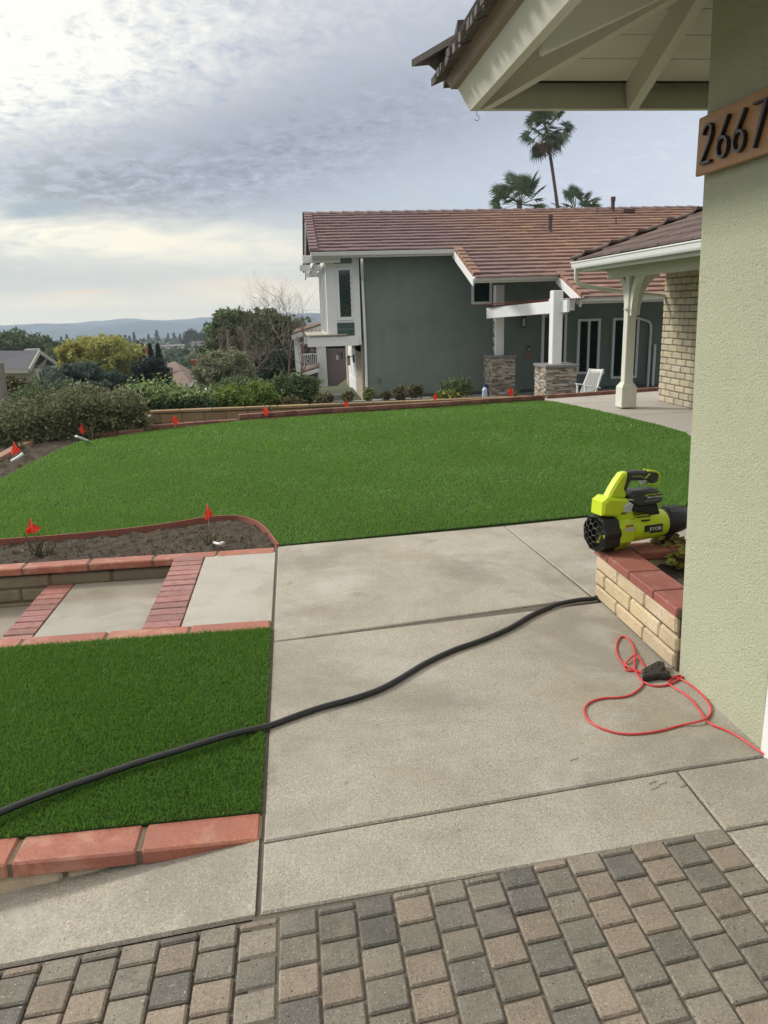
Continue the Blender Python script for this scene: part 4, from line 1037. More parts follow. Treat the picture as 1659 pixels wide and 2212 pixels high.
# ------------------------------------------------------------------ far borders of the lawn
patio = MB()
patio.prism([(p.x, p.y) for p in (PZ(1170, 865), PZ(1200, 868), PZ(1240, 877), PZ(1283, 886), PZ(1380, 909), PZ(1480, 936))]+[(4.75, 7.7), (6.4, 7.7)]+[(8.6, 9), (8.6, 15.0)]+[(p.x, p.y-.02) for p in (PZ(1420, 842), PZ(1290, 846), PZ(1165, 858))], -.08, .004, b=.004)
struct(patio.build('patio', M_conc2))
ps = MB(); a, b_ = PZ(1195, 869, .006), PZ(1283, 866, .006)
def scoreline(mb, p, q, w=.007):
    d = (q-p).normalized(); o_ = Vector((-d.y, d.x, 0))*w; mb.add([p-o_, q-o_, q+o_, p+o_], [(0, 1, 2, 3)])
scoreline(ps, PZ(1215, 872, .008), PZ(1410, 868, .008)); scoreline(ps, PZ(1340, 898, .008), PZ(1520, 888, .008))
struct(ps.build('patio_joints', M_joint))
def bricks(name, label, path, z0, h, w, bl, nrow=1, matr=None, base=None):
    t = thing(name, label, 'brick border', (path[0][0], path[0][1], z0)); m, c = MB(), MB()
    for k in range(nrow):
        for a, b2 in zip(path[:-1], path[1:]): cap_row(m, a, b2, z0+h-(k+1)*(h/nrow)+.002, h/nrow-.004, w-(.012 if k else 0), bl, gap=.009, b=.004, start=random.random()*bl*.4, a=.22, core=c)
    m.build('brick', matr or M_brickd, t); c.build('mortar', M_mortar, t); return t
ZB = .10
P2 = lambda u, v, z: (PZ(u, v, z).x, PZ(u, v, z).y)
bricks('brick_border', 'low brick border along the far lawn edge below the grey house', [P2(515, 895, ZB), P2(700, 882, ZB), P2(934, 869, ZB), P2(1175, 853, ZB)], -.04, ZB+.04, .11, .20, 2)
bricks('brick_border', 'brick edge behind the concrete patio in front of the rocking chair', [P2(1180, 853, .07), P2(1330, 843, .07), P2(1440, 835, .07)], -.04, .11, .10, .20, 1)
bricks('brick_border', 'lower two course brick border between the hedge corner and the taller step', [P2(313, 919, .04), P2(420, 911, .04), P2(513, 905, .04)], -.10, .14, .11, .20, 2)
bricks('brick_border', 'dark brick border along the foot of the clipped hedge', [P2(92, 940, .0), P2(200, 935, .0), P2(310, 928, .0)], -.14, .15, .12, .36, 2)
bricks('brick_border', 'pale topped low wall running forward at the left edge behind the first flag', [P2(92, 940, .0), P2(40, 962, .0), P2(0, 984, .0), P2(-140, 1050, .0)], -.14, .15, .13, .30, 2, mat('worn_pink_brick', (.34, .20, .14), .8, attr=True, n=(10, .2), bump=(60, .5, .005)))
bricks('brick_border', 'short stub of brick wall left of the hedge corner', [P2(28, 946, .0), P2(88, 940, .0)], -.2, .2, .12, .30, 2)
soil('corner_soil', [tuple(PZ(*p))[:2] for p in ((165, 957), (100, 985), (60, 1005), (0, 1037))]+[(-5.2, 8.0), (-5.4, 11.4)]+[tuple(PZ(*p))[:2] for p in ((92, 945), (200, 945), (310, 940), (220, 950))], -.045, (110, 60), .05, 2)
# tan block retaining wall beyond
t = thing('tan_block_wall', 'tan two course block wall beyond the brick border', 'wall', (0, 14.4, 0))
ty = 14.9
p0 = PZ(322, 885, .05); p1 = PZ(1100, 855, .05)
m, c = MB(), MB(); course_wall(m, c, (p0.x, p0.y), (p1.x+.4, p1.y), -.40, 2, .19, .40, .14, gap=.012, b=.012, a=.16)
pe = PZ(283, 918, -.02); course_wall(m, c, (p0.x, p0.y-.07), (pe.x, pe.y), -.40, 2, .16, .40, .14, gap=.012, b=.012, a=.16)
m.build('block_wall', M_tanblk, t); c.build('mortar', M_mortar, t)
m = MB(); cap_row(m, (p0.x-.05, p0.y), (p1.x+.4, p1.y), -.016, .05, .18, .60, a=.12); cap_row(m, (p0.x-.02, p0.y-.07), (pe.x, pe.y), -.078, .05, .18, .60, a=.12); m.build('cap', M_tanblk, t)

# ------------------------------------------------------------------ grey neighbour house
GW = 22.0; RY0, RZ0, RSL = 21.4, 3.20, .345; RYR = 25.48; RZR = RZ0+RSL*(RYR-RY0)
def roofpt(u, v):
    d = dirw(u, v); k = d.z/d.y; kx = d.x/d.y; y = (RZ0-RSL*RY0-H)/(k-RSL); return Vector((kx*y, y, H+k*y))
gh = thing('grey_house', 'grey green stucco house with red brown tile roof and white trim beyond the lawn', 'house', (2.0, GW, -.8))
XL, XRR = .66, 13.2
XE2 = 4.50; YE2 = 19.08; XE3 = 6.60; YE3 = 17.45
zr = lambda y: RZ0+RSL*(y-RY0)
mb = MB()
mb.box(((2.0+XRR)/2, GW+.1, 1.15), (XRR-2.0, .2, 4.2)); mb.box((2.0+.1, GW+3.1, 1.15), (.2, 6.0, 4.2))
mb.add([(2.0, GW, 3.0), (2.0, 25.48, 4.45), (2.0, 29, 3.2), (2.15, GW, 3.0), (2.15, 25.48, 4.45), (2.15, 29, 3.2)], [(0, 2, 1), (3, 4, 5)])
# recess side above the entry
mb.build('wall', M_grey, gh)
# tiles
tm = MB(); ex = .314; w = .33
palT = [(.185, .124, .124), (.195, .130, .130), (.178, .120, .120), (.20, .132, .130)]
palO = [(.26, .150, .112), (.28, .165, .122), (.245, .142, .108), (.275, .168, .125), (.23, .135, .105)]
ncr = 26
for k in range(ncr):
    y1 = RYR-k*ex; y0 = y1-ex-.03
    if y0 < YE3-.2: break
    xs0 = XL if y1 > RY0+.1 else (XE2 if y1 > YE2+.1 else XE3)
    xoff = -(k % 2)*w/2; x = xs0+xoff
    while x < XRR:
        xa, xb = max(x, xs0), x+w-.006
        if xb-xa > .05:
            f = min(1, max(0, (xa-4.0+(y1-23)*.25)/2.6+random.uniform(-.12, .12)))
            cA, cB = random.choice(palT), random.choice(palO); col = jitcol(tuple(p_*(1-f)+q_*f for p_, q_ in zip(cA, cB)), .06)
            if f > .8 and random.random() < .03: col = (.34, .21, .12)
            jz = random.uniform(-.004, .004); xm = (xa+xb)/2
            V = [(xa, y0, zr(y0)+.056+jz), (xb, y0, zr(y0)+.056+jz), (xb, y1, zr(y1)+.008+jz), (xa, y1, zr(y1)+.008+jz)]
            V = [Vector(v) for v in V]; V += [v+Vector((0, 0, .036)) for v in V]
            tm.add(V, [(0, 3, 2, 1), (4, 5, 6, 7), (0, 1, 5, 4), (1, 2, 6, 5), (2, 3, 7, 6), (3, 0, 4, 7)], col)
        x += w
roof = tm.build('roof', M_tile, gh)
mb = MB(); d_ = .0
for (x0, x1, y0, y1) in ((XL, XE2, RY0, RYR), (XE2, XE3, YE2, RYR), (XE3, XRR, YE3, RYR)):
    mb.add([(x0, y0, zr(y0)), (x1, y0, zr(y0)), (x1, y1, zr(y1)), (x0, y1, zr(y1)), (x0, y0, zr(y0)-.06), (x1, y0, zr(y0)-.06), (x1, y1, zr(y1)-.06), (x0, y1, zr(y1)-.06)], [(0, 1, 2, 3), (4, 7, 6, 5), (0, 4, 5, 1), (0, 3, 7, 4)])
mb.add([(XL, RYR, RZR), (XRR, RYR, RZR), (XRR, 30.0, RZR-RSL*4.6), (XL, 30.0, RZR-RSL*4.6), (XL, RYR, RZR+.05), (XRR, RYR, RZR+.05), (XRR, 30.0, RZR-RSL*4.6+.05), (XL, 30.0, RZR-RSL*4.6+.05)], [(0, 1, 2, 3), (4, 7, 6, 5), (0, 3, 7, 4)])
mb.build('roof_deck', M_brownroof, gh)
# ridge tiles and rake tiles
rt = MB(); x = XL-.02; 
while x < XRR:
    for s_ in (-1, 1):
        V = [(x, RYR, RZR+.115), (x+.42, RYR, RZR+.085), (x+.42, RYR+s_*.16, RZR+.02), (x, RYR+s_*.16, RZR+.05)]
        V = [Vector(v) for v in V]; V += [v-Vector((0, 0, .03)) for v in V]
        rt.add(V, [(0, 1, 2, 3), (4, 7, 6, 5), (0, 4, 5, 1), (1, 5, 6, 2), (2, 6, 7, 3), (3, 7, 4, 0)], jitcol(random.choice(palT), .1))
    x += .39
def rake(xr, y0, y1, pal_):
    y = y0
    while y < y1-.05:
        z0, z1 = zr(y)+.10, zr(min(y+.33, y1))+.075
        rt.box((xr+.085, (y+y+.31)/2, (z0+z1)/2), (.21, .31, .04), .004, 0, jitcol(random.choice(pal_), .1), m=Matrix.Rotation(math.atan(RSL)-.08, 4, 'X'))
        rt.box((xr-.015, (y+y+.31)/2, (z0+z1)/2-.065), (.03, .31, .15), .004, 0, jitcol(random.choice(pal_), .1), m=Matrix.Rotation(math.atan(RSL)-.08, 4, 'X'))
        y += .314
rt.build('ridge_tiles', M_tile, gh)
for a_ in ((XL, RY0, RYR, palT), (XE2, YE2, RY0+.05, palO), (XE3, YE3, YE2+.05, palO)):
    rt = MB(); rake(*a_); rt.build('rake_tiles', M_tile, gh)
rt2 = MB()
for s in range(14): rt2.box((XL+.02, RYR+.16+s*.32, RZR-RSL*(.16+s*.32)+.08), (.2, .31, .06), .004, 0, jitcol(palT[0], .1), m=Matrix.Rotation(-math.atan(RSL), 4, 'X'))
rt2.build('rear_rake_tiles', M_tile, gh)
# white trim
def gutter(x0, x1, y):
    m = MB(); z = zr(y)-.10; pr = [(0, .02), (-.07, .02), (-.085, .045), (-.10, .09), (-.11, .10), (-.11, .12), (0, .12)]
    V = [(x0, y-.02+a, z+b_) for a, b_ in pr]+[(x1, y-.02+a, z+b_) for a, b_ in pr]; n = len(pr)
    m.add(V, [(i, n+i, n+(i+1) % n, (i+1) % n) for i in range(n)]+[tuple(range(n)), tuple(range(n, 2*n))[::-1]]); m.build('gutter', M_white, gh)
    m = MB(); m.box(((x0+x1)/2, y+.01, z+.03), (x1-x0, .04, .12), .003); m.build('fascia', mat('fascia_paint', (.60, .60, .55), .6), gh)
gutter(XL, XE2-.01, RY0); gutter(XE2-.02, XE3-.01, YE2); gutter(XE3-.02, 8.75, YE3)
def verge(x, y0, y1, name='verge_board'):
    m = MB(); m.bar((x, y0, zr(y0)-.09), (x, y1, zr(y1)-.09), .04, .19, .003); m.build(name, M_white, gh)
verge(XL+.01, RY0-.03, RYR); verge(XE2-.03, YE2-.06, RY0); verge(XE3-.03, YE3-.06, YE2)
m = MB(); m.bar((XL+.01, RYR, RZR-.10), (XL+.01, 30, RZR-RSL*4.52-.10), .04, .19, .003); m.build('verge_board', M_white, gh)
m = MB(); m.bar((8.75, YE3-.02, zr(YE3)-.07), (10.6, YE3+2.2, zr(YE3)+.30), .05, .20, .003); m.build('verge_board', M_white, gh)
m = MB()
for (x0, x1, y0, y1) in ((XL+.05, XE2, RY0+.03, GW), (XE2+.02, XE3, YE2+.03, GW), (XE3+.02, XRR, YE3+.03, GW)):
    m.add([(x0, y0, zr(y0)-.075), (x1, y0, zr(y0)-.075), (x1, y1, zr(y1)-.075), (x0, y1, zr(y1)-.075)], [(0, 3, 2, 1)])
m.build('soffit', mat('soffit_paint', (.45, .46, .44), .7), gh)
def qy(u, v, y=GW): p = PY(u, v, y); return p
def downs(pts, name='downspout', r=.038):
    m = MB(); m.tube(smooth_path(pts, 4), r, 8); m.build(name, M_white, gh, smooth=True)
a = qy(781, 560, 21.4); b_ = qy(793, 856, 21.95)
downs([(a.x, 21.35, a.z), (a.x, 21.37, a.z-.12), (b_.x-.02, 21.9, a.z-.45), (b_.x-.02, 21.93, a.z-.7), (b_.x, 21.94, 1.0), (b_.x, 21.95, -.8)])
c = qy(1410, 700, 21.9)
downs([(c.x-.75, 21.6, c.z+.22), (c.x-.4, 21.9, c.z+.16), (c.x-.1, 21.93, c.z+.06), (c.x-.03, 21.94, c.z-.12), (c.x-.03, 21.94, c.z-.6), (c.x-.03, 21.94, -.8)])
m = MB(); m.box((c.x+.13, 21.95, -.1), (.07, .05, 1.2)); m.build('corner_trim', M_white, gh)
# windows
def window(x0, x1, z0, z1, y, n=1, fr=.07, par=gh, slats=True, name='window'):
    m = MB()
    for (cx_, cz_, sx_, sz_) in (((x0+x1)/2, z0+fr/2, x1-x0, fr), ((x0+x1)/2, z1-fr/2, x1-x0, fr), (x0+fr/2, (z0+z1)/2, fr, z1-z0-2*fr), (x1-fr/2, (z0+z1)/2, fr, z1-z0-2*fr)):
        m.box((cx_, y-.035, cz_), (sx_-.002, .07, sz_-.002), .004)
    for k in range(1, n): m.box((x0+(x1-x0)*k/n, y-.033, (z0+z1)/2), (fr*.85, .06, z1-z0-2*fr-.004), .004)
    f = m.build(name, M_white, par)
    m = MB(); m.box(((x0+x1)/2, y-.012, (z0+z1)/2), (x1-x0-fr, .006, z1-z0-fr)); m.build('pane', M_glasst, f)
    if slats:
        m = MB(); z = z0+fr
        while z < z1-fr: m.box(((x0+x1)/2, y+.02-.022, z+.03), (x1-x0-2*fr, .004, .045), 0, m=Matrix.Rotation(.6, 4, 'X')); z += .085
        m.build('shutter', M_blind, f)
    return f
M_glasst = mat('window_glass', (.02, .05, .05), .05, spec=.7)
_g = M_glasst.node_tree; _p = [n for n in _g.nodes if n.type == 'BSDF_PRINCIPLED'][0]; _p.inputs['Transmission Weight'].default_value = .6; _p.inputs['IOR'].default_value = 1.1
window(8.22, 8.90, -.28, 1.29, GW-.001, 2); window(9.27, 10.07, -.45, 1.29, GW-.001, 2)
window(qy(1018, 640).x, qy(1062, 640).x, 1.78, 2.50, GW-.001, 1, slats=False)
# door
m = MB(); m.box((7.52, GW-.02, .35), (.62, .04, 2.0), .004); dr = m.build('front_door', M_door, gh)
m = MB(); m.box((7.19, GW-.03, .36), (.075, .06, 2.12), .003); m.box((7.86, GW-.03, .36), (.075, .06, 2.12), .003); m.box((7.525, GW-.032, 1.46), (.75, .06, .08), .003); m.build('door_frame', M_white, dr)
# wall lamps
def coach(u, v, y, s=1.0, side=False):
    p = qy(u, v, y); m = MB(); lamp = MB()
    d = Vector((1, 0, 0)) if side else Vector((0, 1, 0))
    m.box(tuple(p+d*.16*s), (.05*s, .05*s, .26*s) , .004); m.tube([p+d*.15*s+Vector((0, 0, .04)), p+Vector((0, 0, .10*s)), p+Vector((0, 0, .05*s))], .012*s, 6)
    m.tube([p+Vector((0, 0, .09*s)), p+Vector((0, 0, .03*s))], [.01*s, .075*s], 8); m.tube([p-Vector((0, 0, .16*s)), p-Vector((0, 0, .20*s))], [.06*s, .02*s], 8)
    for q in range(4):
        a_ = q*math.pi/2+.4; o_ = Vector((math.cos(a_), math.sin(a_), 0))*.055*s; m.tube([p+o_+Vector((0, 0, .03*s)), p+o_-Vector((0, 0, .16*s))], .006*s, 4)
    l = m.build('wall_lamp', M_steel, gh); lamp.tube([p+Vector((0, 0, .02*s)), p-Vector((0, 0, .15*s))], .04*s, 8); lamp.build('lamp_glass', M_lgrey, l)
coach(1132, 690, GW-.18, 1.25); coach(1143, 752, GW-.10, .5)
coach(753, 775, 23.0, .95, True); coach(729, 768, 26.5, .95, True)
m = MB(); p = qy(1141, 768, GW-.02); m.tube([p, p-Vector((0, .03, 0))], .09, 16); m.build('wall_plaque', mat('tan_plaque', (.25, .17, .09), .7), gh)
m = MB(); p = qy(819, 821, GW-.02); m.box(tuple(p), (.09, .06, .17), .03); m.build('outlet_cover', mat('grey_cover', (.13, .15, .14), .6), gh)
m = MB(); p = qy(1381, 829, GW-.02); m.box(tuple(p), (.09, .06, .17), .03); m.build('outlet_cover', mat('grey_cover', (.13, .15, .14), .6), gh)
# bay at the left end
BY = 21.93; bx0, bx1 = qy(703, 600, BY).x, qy(772, 700, BY).x; bz0, bz1 = qy(770, 745, BY).z, 3.14
m = MB(); m.box(((bx0+bx1)/2+.05, BY+2.05, (bz0+bz1)/2), (bx1-bx0+.1, 4.1, bz1-bz0), .004); bay = m.build('bay_window', M_white, gh)
def front(nm, u0, v0, u1, v1, mt, d, yy, par):
    a_, b2 = qy(u0, v0, yy), qy(u1, v1, yy); m = MB(); m.box(((a_.x+b2.x)/2, yy-d/2, (a_.z+b2.z)/2), (abs(b2.x-a_.x), d, abs(a_.z-b2.z)), .003); return m.build(nm, mt, par)
front('frame', 725, 578, 763, 691, M_white, .03, BY, bay); fr_ = front('pane', 731, 584, 759, 684, M_glass, .036, BY, bay)
front('panel', 720, 557, 760, 569, M_grey, .01, BY, bay)
M_teal = mat('teal_board', (.050, .090, .082), .7)
a_, b2 = qy(728, 697, BY), qy(767, 739, BY)
m = MB(); hh_ = (a_.z-b2.z)/3
for k in range(3): m.box(((a_.x+b2.x)/2, BY-.008, b2.z+(k+.5)*hh_), (b2.x-a_.x, .016, hh_-.012), .003)
m.build('board_panel', M_teal, bay)
for k in range(7): 
    z_ = qy(745, 600+k*12, BY).z; m = MB(); m.box(((qy(731, 600, BY).x+qy(759, 600, BY).x)/2+.01, BY-.037, z_), (.33, .004, .012)); m.build('blind_slat', M_blind, bay)
for k in range(4):
    m = MB(); y_ = BY+.35+k*.95; m.box((bx0-.012, y_+.33, 2.0), (.02, .60, 1.75), .002); w_ = m.build('side_window', M_glass, bay)
    m = MB(); 
    for q in (0, .66): m.box((bx0-.022, y_+q, 2.0), (.03, .05, 1.85)); 
    m.box((bx0-.022, y_+.33, 2.92), (.03, .66, .05)); m.box((bx0-.022, y_+.33, 1.10), (.03, .66, .05)); m.build('side_frame', M_white, w_)
m = MB(); m.box((bx0-.01, BY+2.0, .95), (.02, 3.9, .25)); m.build('sill_panel', M_beige, bay)
# trellis beams above and below the bay
for (u0, u1, va, vb, y_) in ((653, 735, 552, 567, 21.62), (647, 700, 573, 585, 24.3), (661, 700, 586, 598, 27.0), (664, 775, 729, 746, BY-.05)):
    a_, b2 = qy(u0, va, y_), qy(u1, vb, y_); m = MB(); m.box(((a_.x+b2.x)/2, y_, (a_.z+b2.z)/2), (b2.x-a_.x, .09, a_.z-b2.z), .004); m.build('trellis_beam', M_white, gh)
for (x_, z_) in ((.75, 3.04), (1.05, 3.04)):
    m = MB(); m.bar((x_, 21.7, z_), (x_, 27.4, z_-.02), .07, .15); m.build('outrigger', M_white, gh)
a_ = qy(657, 737, 25.5); m = MB(); m.box((a_.x+.5, 25.5, a_.z+.02), (1.0, .09, .22), .004); m.build('trellis_beam', M_white, gh)
m = MB(); m.box((1.0, BY+1.8, qy(700, 728, BY).z+.05), (1.1, 3.9, .03)); m.build('trellis_top', M_beige, gh)
# stone and garage door under the bay
m = MB(); m.box((1.985, 23.1, .0), (.07, 2.15, 1.75)); m.box((1.985, 23.7, .70), (.07, 3.0, .30)); m.box((1.985, 28.1, .0), (.07, .8, 1.75))
m.build('stone_facing', mat('pebble_stone', (.38, .32, .25), .9, n=((14, .5), (40, .4)), stain=((9, (.14, .09, .06), .54, .7), (16, (.55, .52, .46), .58, .7)), bump=(16, .9, .03)), gh)
m = MB(); m.box((1.995, 25.9, -.15), (.05, 3.4, 1.5)); 
for k in range(3): m.box((1.962, 25.9, -.6+k*.45), (.02, 3.1, .36), .01)
m.build('garage_door', M_white, gh)
# concrete base band
m = MB(); m.box((7.6, GW-.03, -.80), (11.3, .06, .30), .003); m.build('wall_base', mat('dark_base', (.075, .085, .08), .9), gh)
# vents on the roof
def vent(u, v, r, h, cap=1.3, nm='roof_vent'):
    p = roofpt(u, v); m = MB(); m.tube([p-Vector((0, 0, .05)), p+Vector((0, 0, .06)), p+Vector((0, 0, .12)), p+Vector((0, 0, h))], [r*2.0, r*1.5, r, r], 12)
    if cap > 1: m.tube([p+Vector((0, 0, h-.10)), p+Vector((0, 0, h+.02))], r*cap, 12)
    m.build(nm, mat('brown_vent', (.085, .055, .055), .7), roof)
vent(1188, 506, .055, .50); vent(1323, 463, .06, .50, 1.25); vent(1289, 463, .018, .30, 1); vent(1330, 489, .02, .26, 1)
p = roofpt(1356, 463); m = MB(); m.box((p.x, p.y, p.z+.10), (.34, .3, .10), .01); m.box((p.x, p.y, p.z+.04), (.2, .2, .12)); m.build('roof_vent', mat('brown_vent', (.085, .055, .055), .7), roof)
m = MB(); m.add([(2.0, 16.4, -.74), (14, 16.4, -.74), (14, 22, -.74), (2.0, 22, -.74)], [(0, 1, 2, 3)]); struct(m.build('neighbour_path', M_conc2))
# ------------------------------------------------------------------ stone pillars with white posts, beams, trellis
stonep = [(.50, .48, .43), (.42, .41, .38), (.46, .44, .39), (.34, .29, .22), (.24, .21, .17), (.42, .37, .29), (.19, .17, .145), (.30, .22, .15), (.36, .33, .29), (.15, .13, .11), (.45, .41, .34), (.26, .16, .11)]
def pillar(x0, x1, y0, y1, z0, z1, label):
    t = thing('stone_pillar', label, 'pillar', ((x0+x1)/2, (y0+y1)/2, z0), 'stone pillars at the grey house entry')
    m = MB(); m.box(((x0+x1)/2, (y0+y1)/2, (z0+z1)/2), (x1-x0-.03, y1-y0-.03, z1-z0)); m.build('core', M_mortar, t)
    m = MB(); z = z0
    while z < z1-.01:
        h = min(random.choice((.022, .03, .036)), z1-z)
        x = x0
        while x < x1-.01:
            w_ = min(random.uniform(.07, .22), x1-x)
            if x1-x-w_ < .04: w_ = x1-x
            m.box((x+w_/2, y0+.015+random.uniform(-.012, .006), z+h/2), (w_-.003, .05, h-.003), .003, 0, jitcol(random.choice(stonep), .15)); x += w_
        y = y0
        while y < y1-.01:
            w_ = min(random.uniform(.07, .22), y1-y)
            m.box((x0+.015+random.uniform(-.014, .006), y+w_/2, z+h/2), (.05, w_-.003, h-.003), .003, 0, jitcol(random.choice(stonep), .15)); y += w_
        z += h
    m.build('stone_veneer', M_ledge, t)
    m = MB()
    for k in range(2): m.box((x0+(x1-x0)*(k+.5)/2+(-.02 if k == 0 else .02), (y0+y1)/2-.01, z1+.03), ((x1-x0)/2+.04-.004, y1-y0+.1, .06), .006)
    m.build('cap', M_capst, t)
yp1, yp2 = 20.3, 17.0
a1, b1 = PY(1062, 800, yp1), PY(1113, 800, yp1); zt1 = PY(1062, 774, yp1).z
a2, b2 = PY(1180, 800, yp2), PY(1246, 800, yp2); zt2 = PY(1180, 795, yp2).z
pillar(a1.x, b1.x, yp1, yp1+.8, -.80, zt1, 'grey toned ledger stone pillar left of the entry carrying the taller white post')
pillar(a2.x, b2.x, yp2, yp2+.8, -.80, zt2, 'warm beige ledger stone pillar right of the entry beside the rocking chair')
pg = thing('entry_pergola', 'white beam pergola on two posts with brown trellis slats before the entry', 'pergola', (a1.x, yp1, zt1))
q0, q1 = PY(1070, 700, yp1+.25), PY(1089, 700, yp1+.25); zt_ = PY(1078, 618, yp1+.25).z
m = MB(); m.box(((q0.x+q1.x)/2, yp1+.36, (zt1+zt_)/2+.03), (q1.x-q0.x, q1.x-q0.x, zt_-zt1), .01); m.build('post', M_white, pg)
px0 = q0.x; pcy = yp1+.36; pw = q1.x-q0.x
q0, q1 = PY(1195, 700, yp2+.25), PY(1216, 700, yp2+.25); zt_ = PY(1205, 630, yp2+.25).z
m = MB(); m.box(((q0.x+q1.x)/2, yp2+.40, (zt2+zt_)/2+.03), (q1.x-q0.x, .26, zt_-zt2), .012); m.build('post', M_white, pg)
ba, bb = PY(1053, 677, yp1-.02), PY(1228, 660, yp2+.05); zA = (PY(1053, 664, yp1-.02).z+PY(1060, 689, yp1).z)/2
d_ = (Vector((bb.x, bb.y, 0))-Vector((ba.x, ba.y, 0))).normalized()
zB_ = PY(1215, 661, yp2+.1).z
m = MB(); m.bar((ba.x, ba.y, zA), (bb.x, bb.y, zB_), .07, .27, .006); m.build('beam', M_white, pg)
m = MB(); e0 = PY(1214, 659, yp2+.55); e1 = PY(1241, 657, yp2+.55); m.bar((e0.x-.3, yp2+.56, zB_+.03), (e1.x, yp2+.56, zB_+.03), .07, .27, .006); m.build('beam', M_white, pg)
M_slat = mat('brown_slats', (.16, .065, .045), .7, n=(5, .2))
m = MB(); zs = max(zA, zB_)+.16
for k in range(42):
    t_ = k/41; c = Vector((ba.x, ba.y, 0)).lerp(Vector((bb.x+.4, bb.y+.05, 0)), t_); z_ = zA+(zB_-zA)*t_+.165
    m.bar((c.x-.05, c.y-.25, z_), (c.x+.6, c.y+1.5, z_), .035, .03)
m.build('trellis_slats', M_slat, pg)
m = MB(); a_ = PY(1030, 659, yp1+.3); b2_ = PY(1302, 639, yp2+.4)
m.bar((a_.x, yp1+.3, a_.z), (b2_.x, yp2+.4, b2_.z), .05, .035); m.build('trellis_rod', M_slat, pg)
for i, ch in enumerate('26661'):
    V, F = text_mesh(ch, .26, .004); m = MB(); z_ = 1.22-i*.24
    m.add([(px0-.012-v.z*8, pcy-v.x*.8, z_+v.y) for v in V], F); m.build('digit', M_steel, pg)
# rocking chair
rc = thing('rocking_chair', 'white slatted rocking chair on the neighbour porch behind the patio edge', 'chair', tuple(PY(1265, 860, 16.6)))
yc = 16.6; tp = PY(1288, 795, yc); fl0 = -.70
sx1 = PY(1258, 840, yc).x; cx0 = sx1-.02
def rcx(u): return PY(u, 820, yc).x
zz_ = lambda v: PY(1270, v, yc).z
m = MB()
bt = [(PY(1275, 796, yc), PY(1250, 850, yc)), (PY(1303, 797, yc-.45), PY(1283, 850, yc-.45))]
for nm, q in (('back_post', 0), ('back_post', 1)):
    m = MB(); m.bar(bt[q][0], bt[q][1]+Vector((0, 0, -.1)), .035, .035, .004); m.build(nm, M_white, rc)
for k in range(7):
    f = (k+.8)/7.6; a_ = bt[0][0].lerp(bt[1][0], f)+Vector((0, 0, -.05)); b2 = bt[0][1].lerp(bt[1][1], f); m = MB(); m.bar(a_, b2, .03, .012, .002, up=(0, 1, 0)); m.build('back_slat', M_white, rc)
m = MB(); m.bar(bt[0][0]+Vector((.01, 0, -.06)), bt[1][0]+Vector((.01, 0, -.06)), .03, .10, .004); m.build('head_rail', M_white, rc)
for q, dy in ((0, 0), (1, -.5)):
    a_ = PY(1244, 829, yc)+Vector((0, dy, 0)); b2 = PY(1278, 833, yc)+Vector((0, dy, 0)); m = MB(); m.bar(a_, b2, .06, .022, .004); m.build('armrest', M_white, rc)
    m = MB(); m.bar(a_+Vector((.03, 0, 0)), Vector((a_.x+.05, a_.y, fl0+.05)), .035, .035); m.build('leg', M_white, rc)
    m = MB(); m.bar(bt[q][1]+Vector((0, 0, -.05)), Vector((bt[q][1].x-.05, bt[q][1].y, fl0+.05)), .035, .035); m.build('leg', M_white, rc)
    m = MB(); m.tube(smooth_path([(a_.x-.15, a_.y, fl0+.07), (a_.x+.1, a_.y, fl0+.02), (a_.x+.4, a_.y, fl0+.02), (a_.x+.75, a_.y, fl0+.10)], 4), .018, 6); m.build('rocker', M_white, rc)
m = MB()
for k in range(6): m.box((rcx(1256)+.0+k*.075-.1, yc-.25, fl0+.42), (.06, .48, .015), .002)
m.build('seat', M_white, rc)
# low curved grey kerb by the bay, and the blue and white bottle by the pillar
m = MB(); k0 = [PY(687, 846, 18.6), PY(700, 862, 17.2), PY(770, 866, 17.0), PY(900, 861, 17.0)]
kp = [Vector((p.x, p.y, -.72)) for p in (PY(687, 846, 20.5), PY(692, 856, 18.6), PY(705, 862, 17.6), PY(790, 861, 17.2), PY(930, 858, 17.2))]
kz = [-.40, -.30, -.26, -.24, -.24]
kk = smooth_path([Vector((p.x, p.y, z)) for p, z in zip(kp, kz)], 5)
for i in range(len(kk)-1):
    a_, b2 = kk[i], kk[i+1]; d = (b2-a_); d.z = 0; d.normalize(); o_ = Vector((-d.y, d.x, 0))*.09
    m.add([a_-o_, b2-o_, b2+o_, a_+o_]+[Vector((q.x, q.y, -.95)) for q in (a_-o_, b2-o_, b2+o_, a_+o_)], [(0, 1, 2, 3), (0, 4, 5, 1), (3, 2, 6, 7)])
k0_ = [(PY(690, 845, 21.2).x, 21.0), (PY(765, 845, 21.2).x, 21.0)]
m.box(((k0_[0][0]+k0_[1][0])/2, 21.1, -.62), (k0_[1][0]-k0_[0][0], .12, .28), .004)
tag(m.build('planter_kerb', M_curb, loc=(1.5, 18, -.8)), 'low curved grey kerb under the bay of the grey house', 'kerb')
p = PY(1047, 842, 16.6); t = thing('spray_bottle', 'small blue and white bottle left of the grey stone pillar', 'bottle', (p.x, p.y, p.z-.1))
m = MB(); m.tube([p+Vector((0, 0, -.16)), p+Vector((0, 0, -.15)), p+Vector((0, 0, .0)), p+Vector((.01, 0, .05)), p+Vector((.01, 0, .06))], [.04, .055, .055, .03, .02], 12); m.build('bottle_body', mat('pale_blue_plastic', (.45, .55, .70), .4), t)
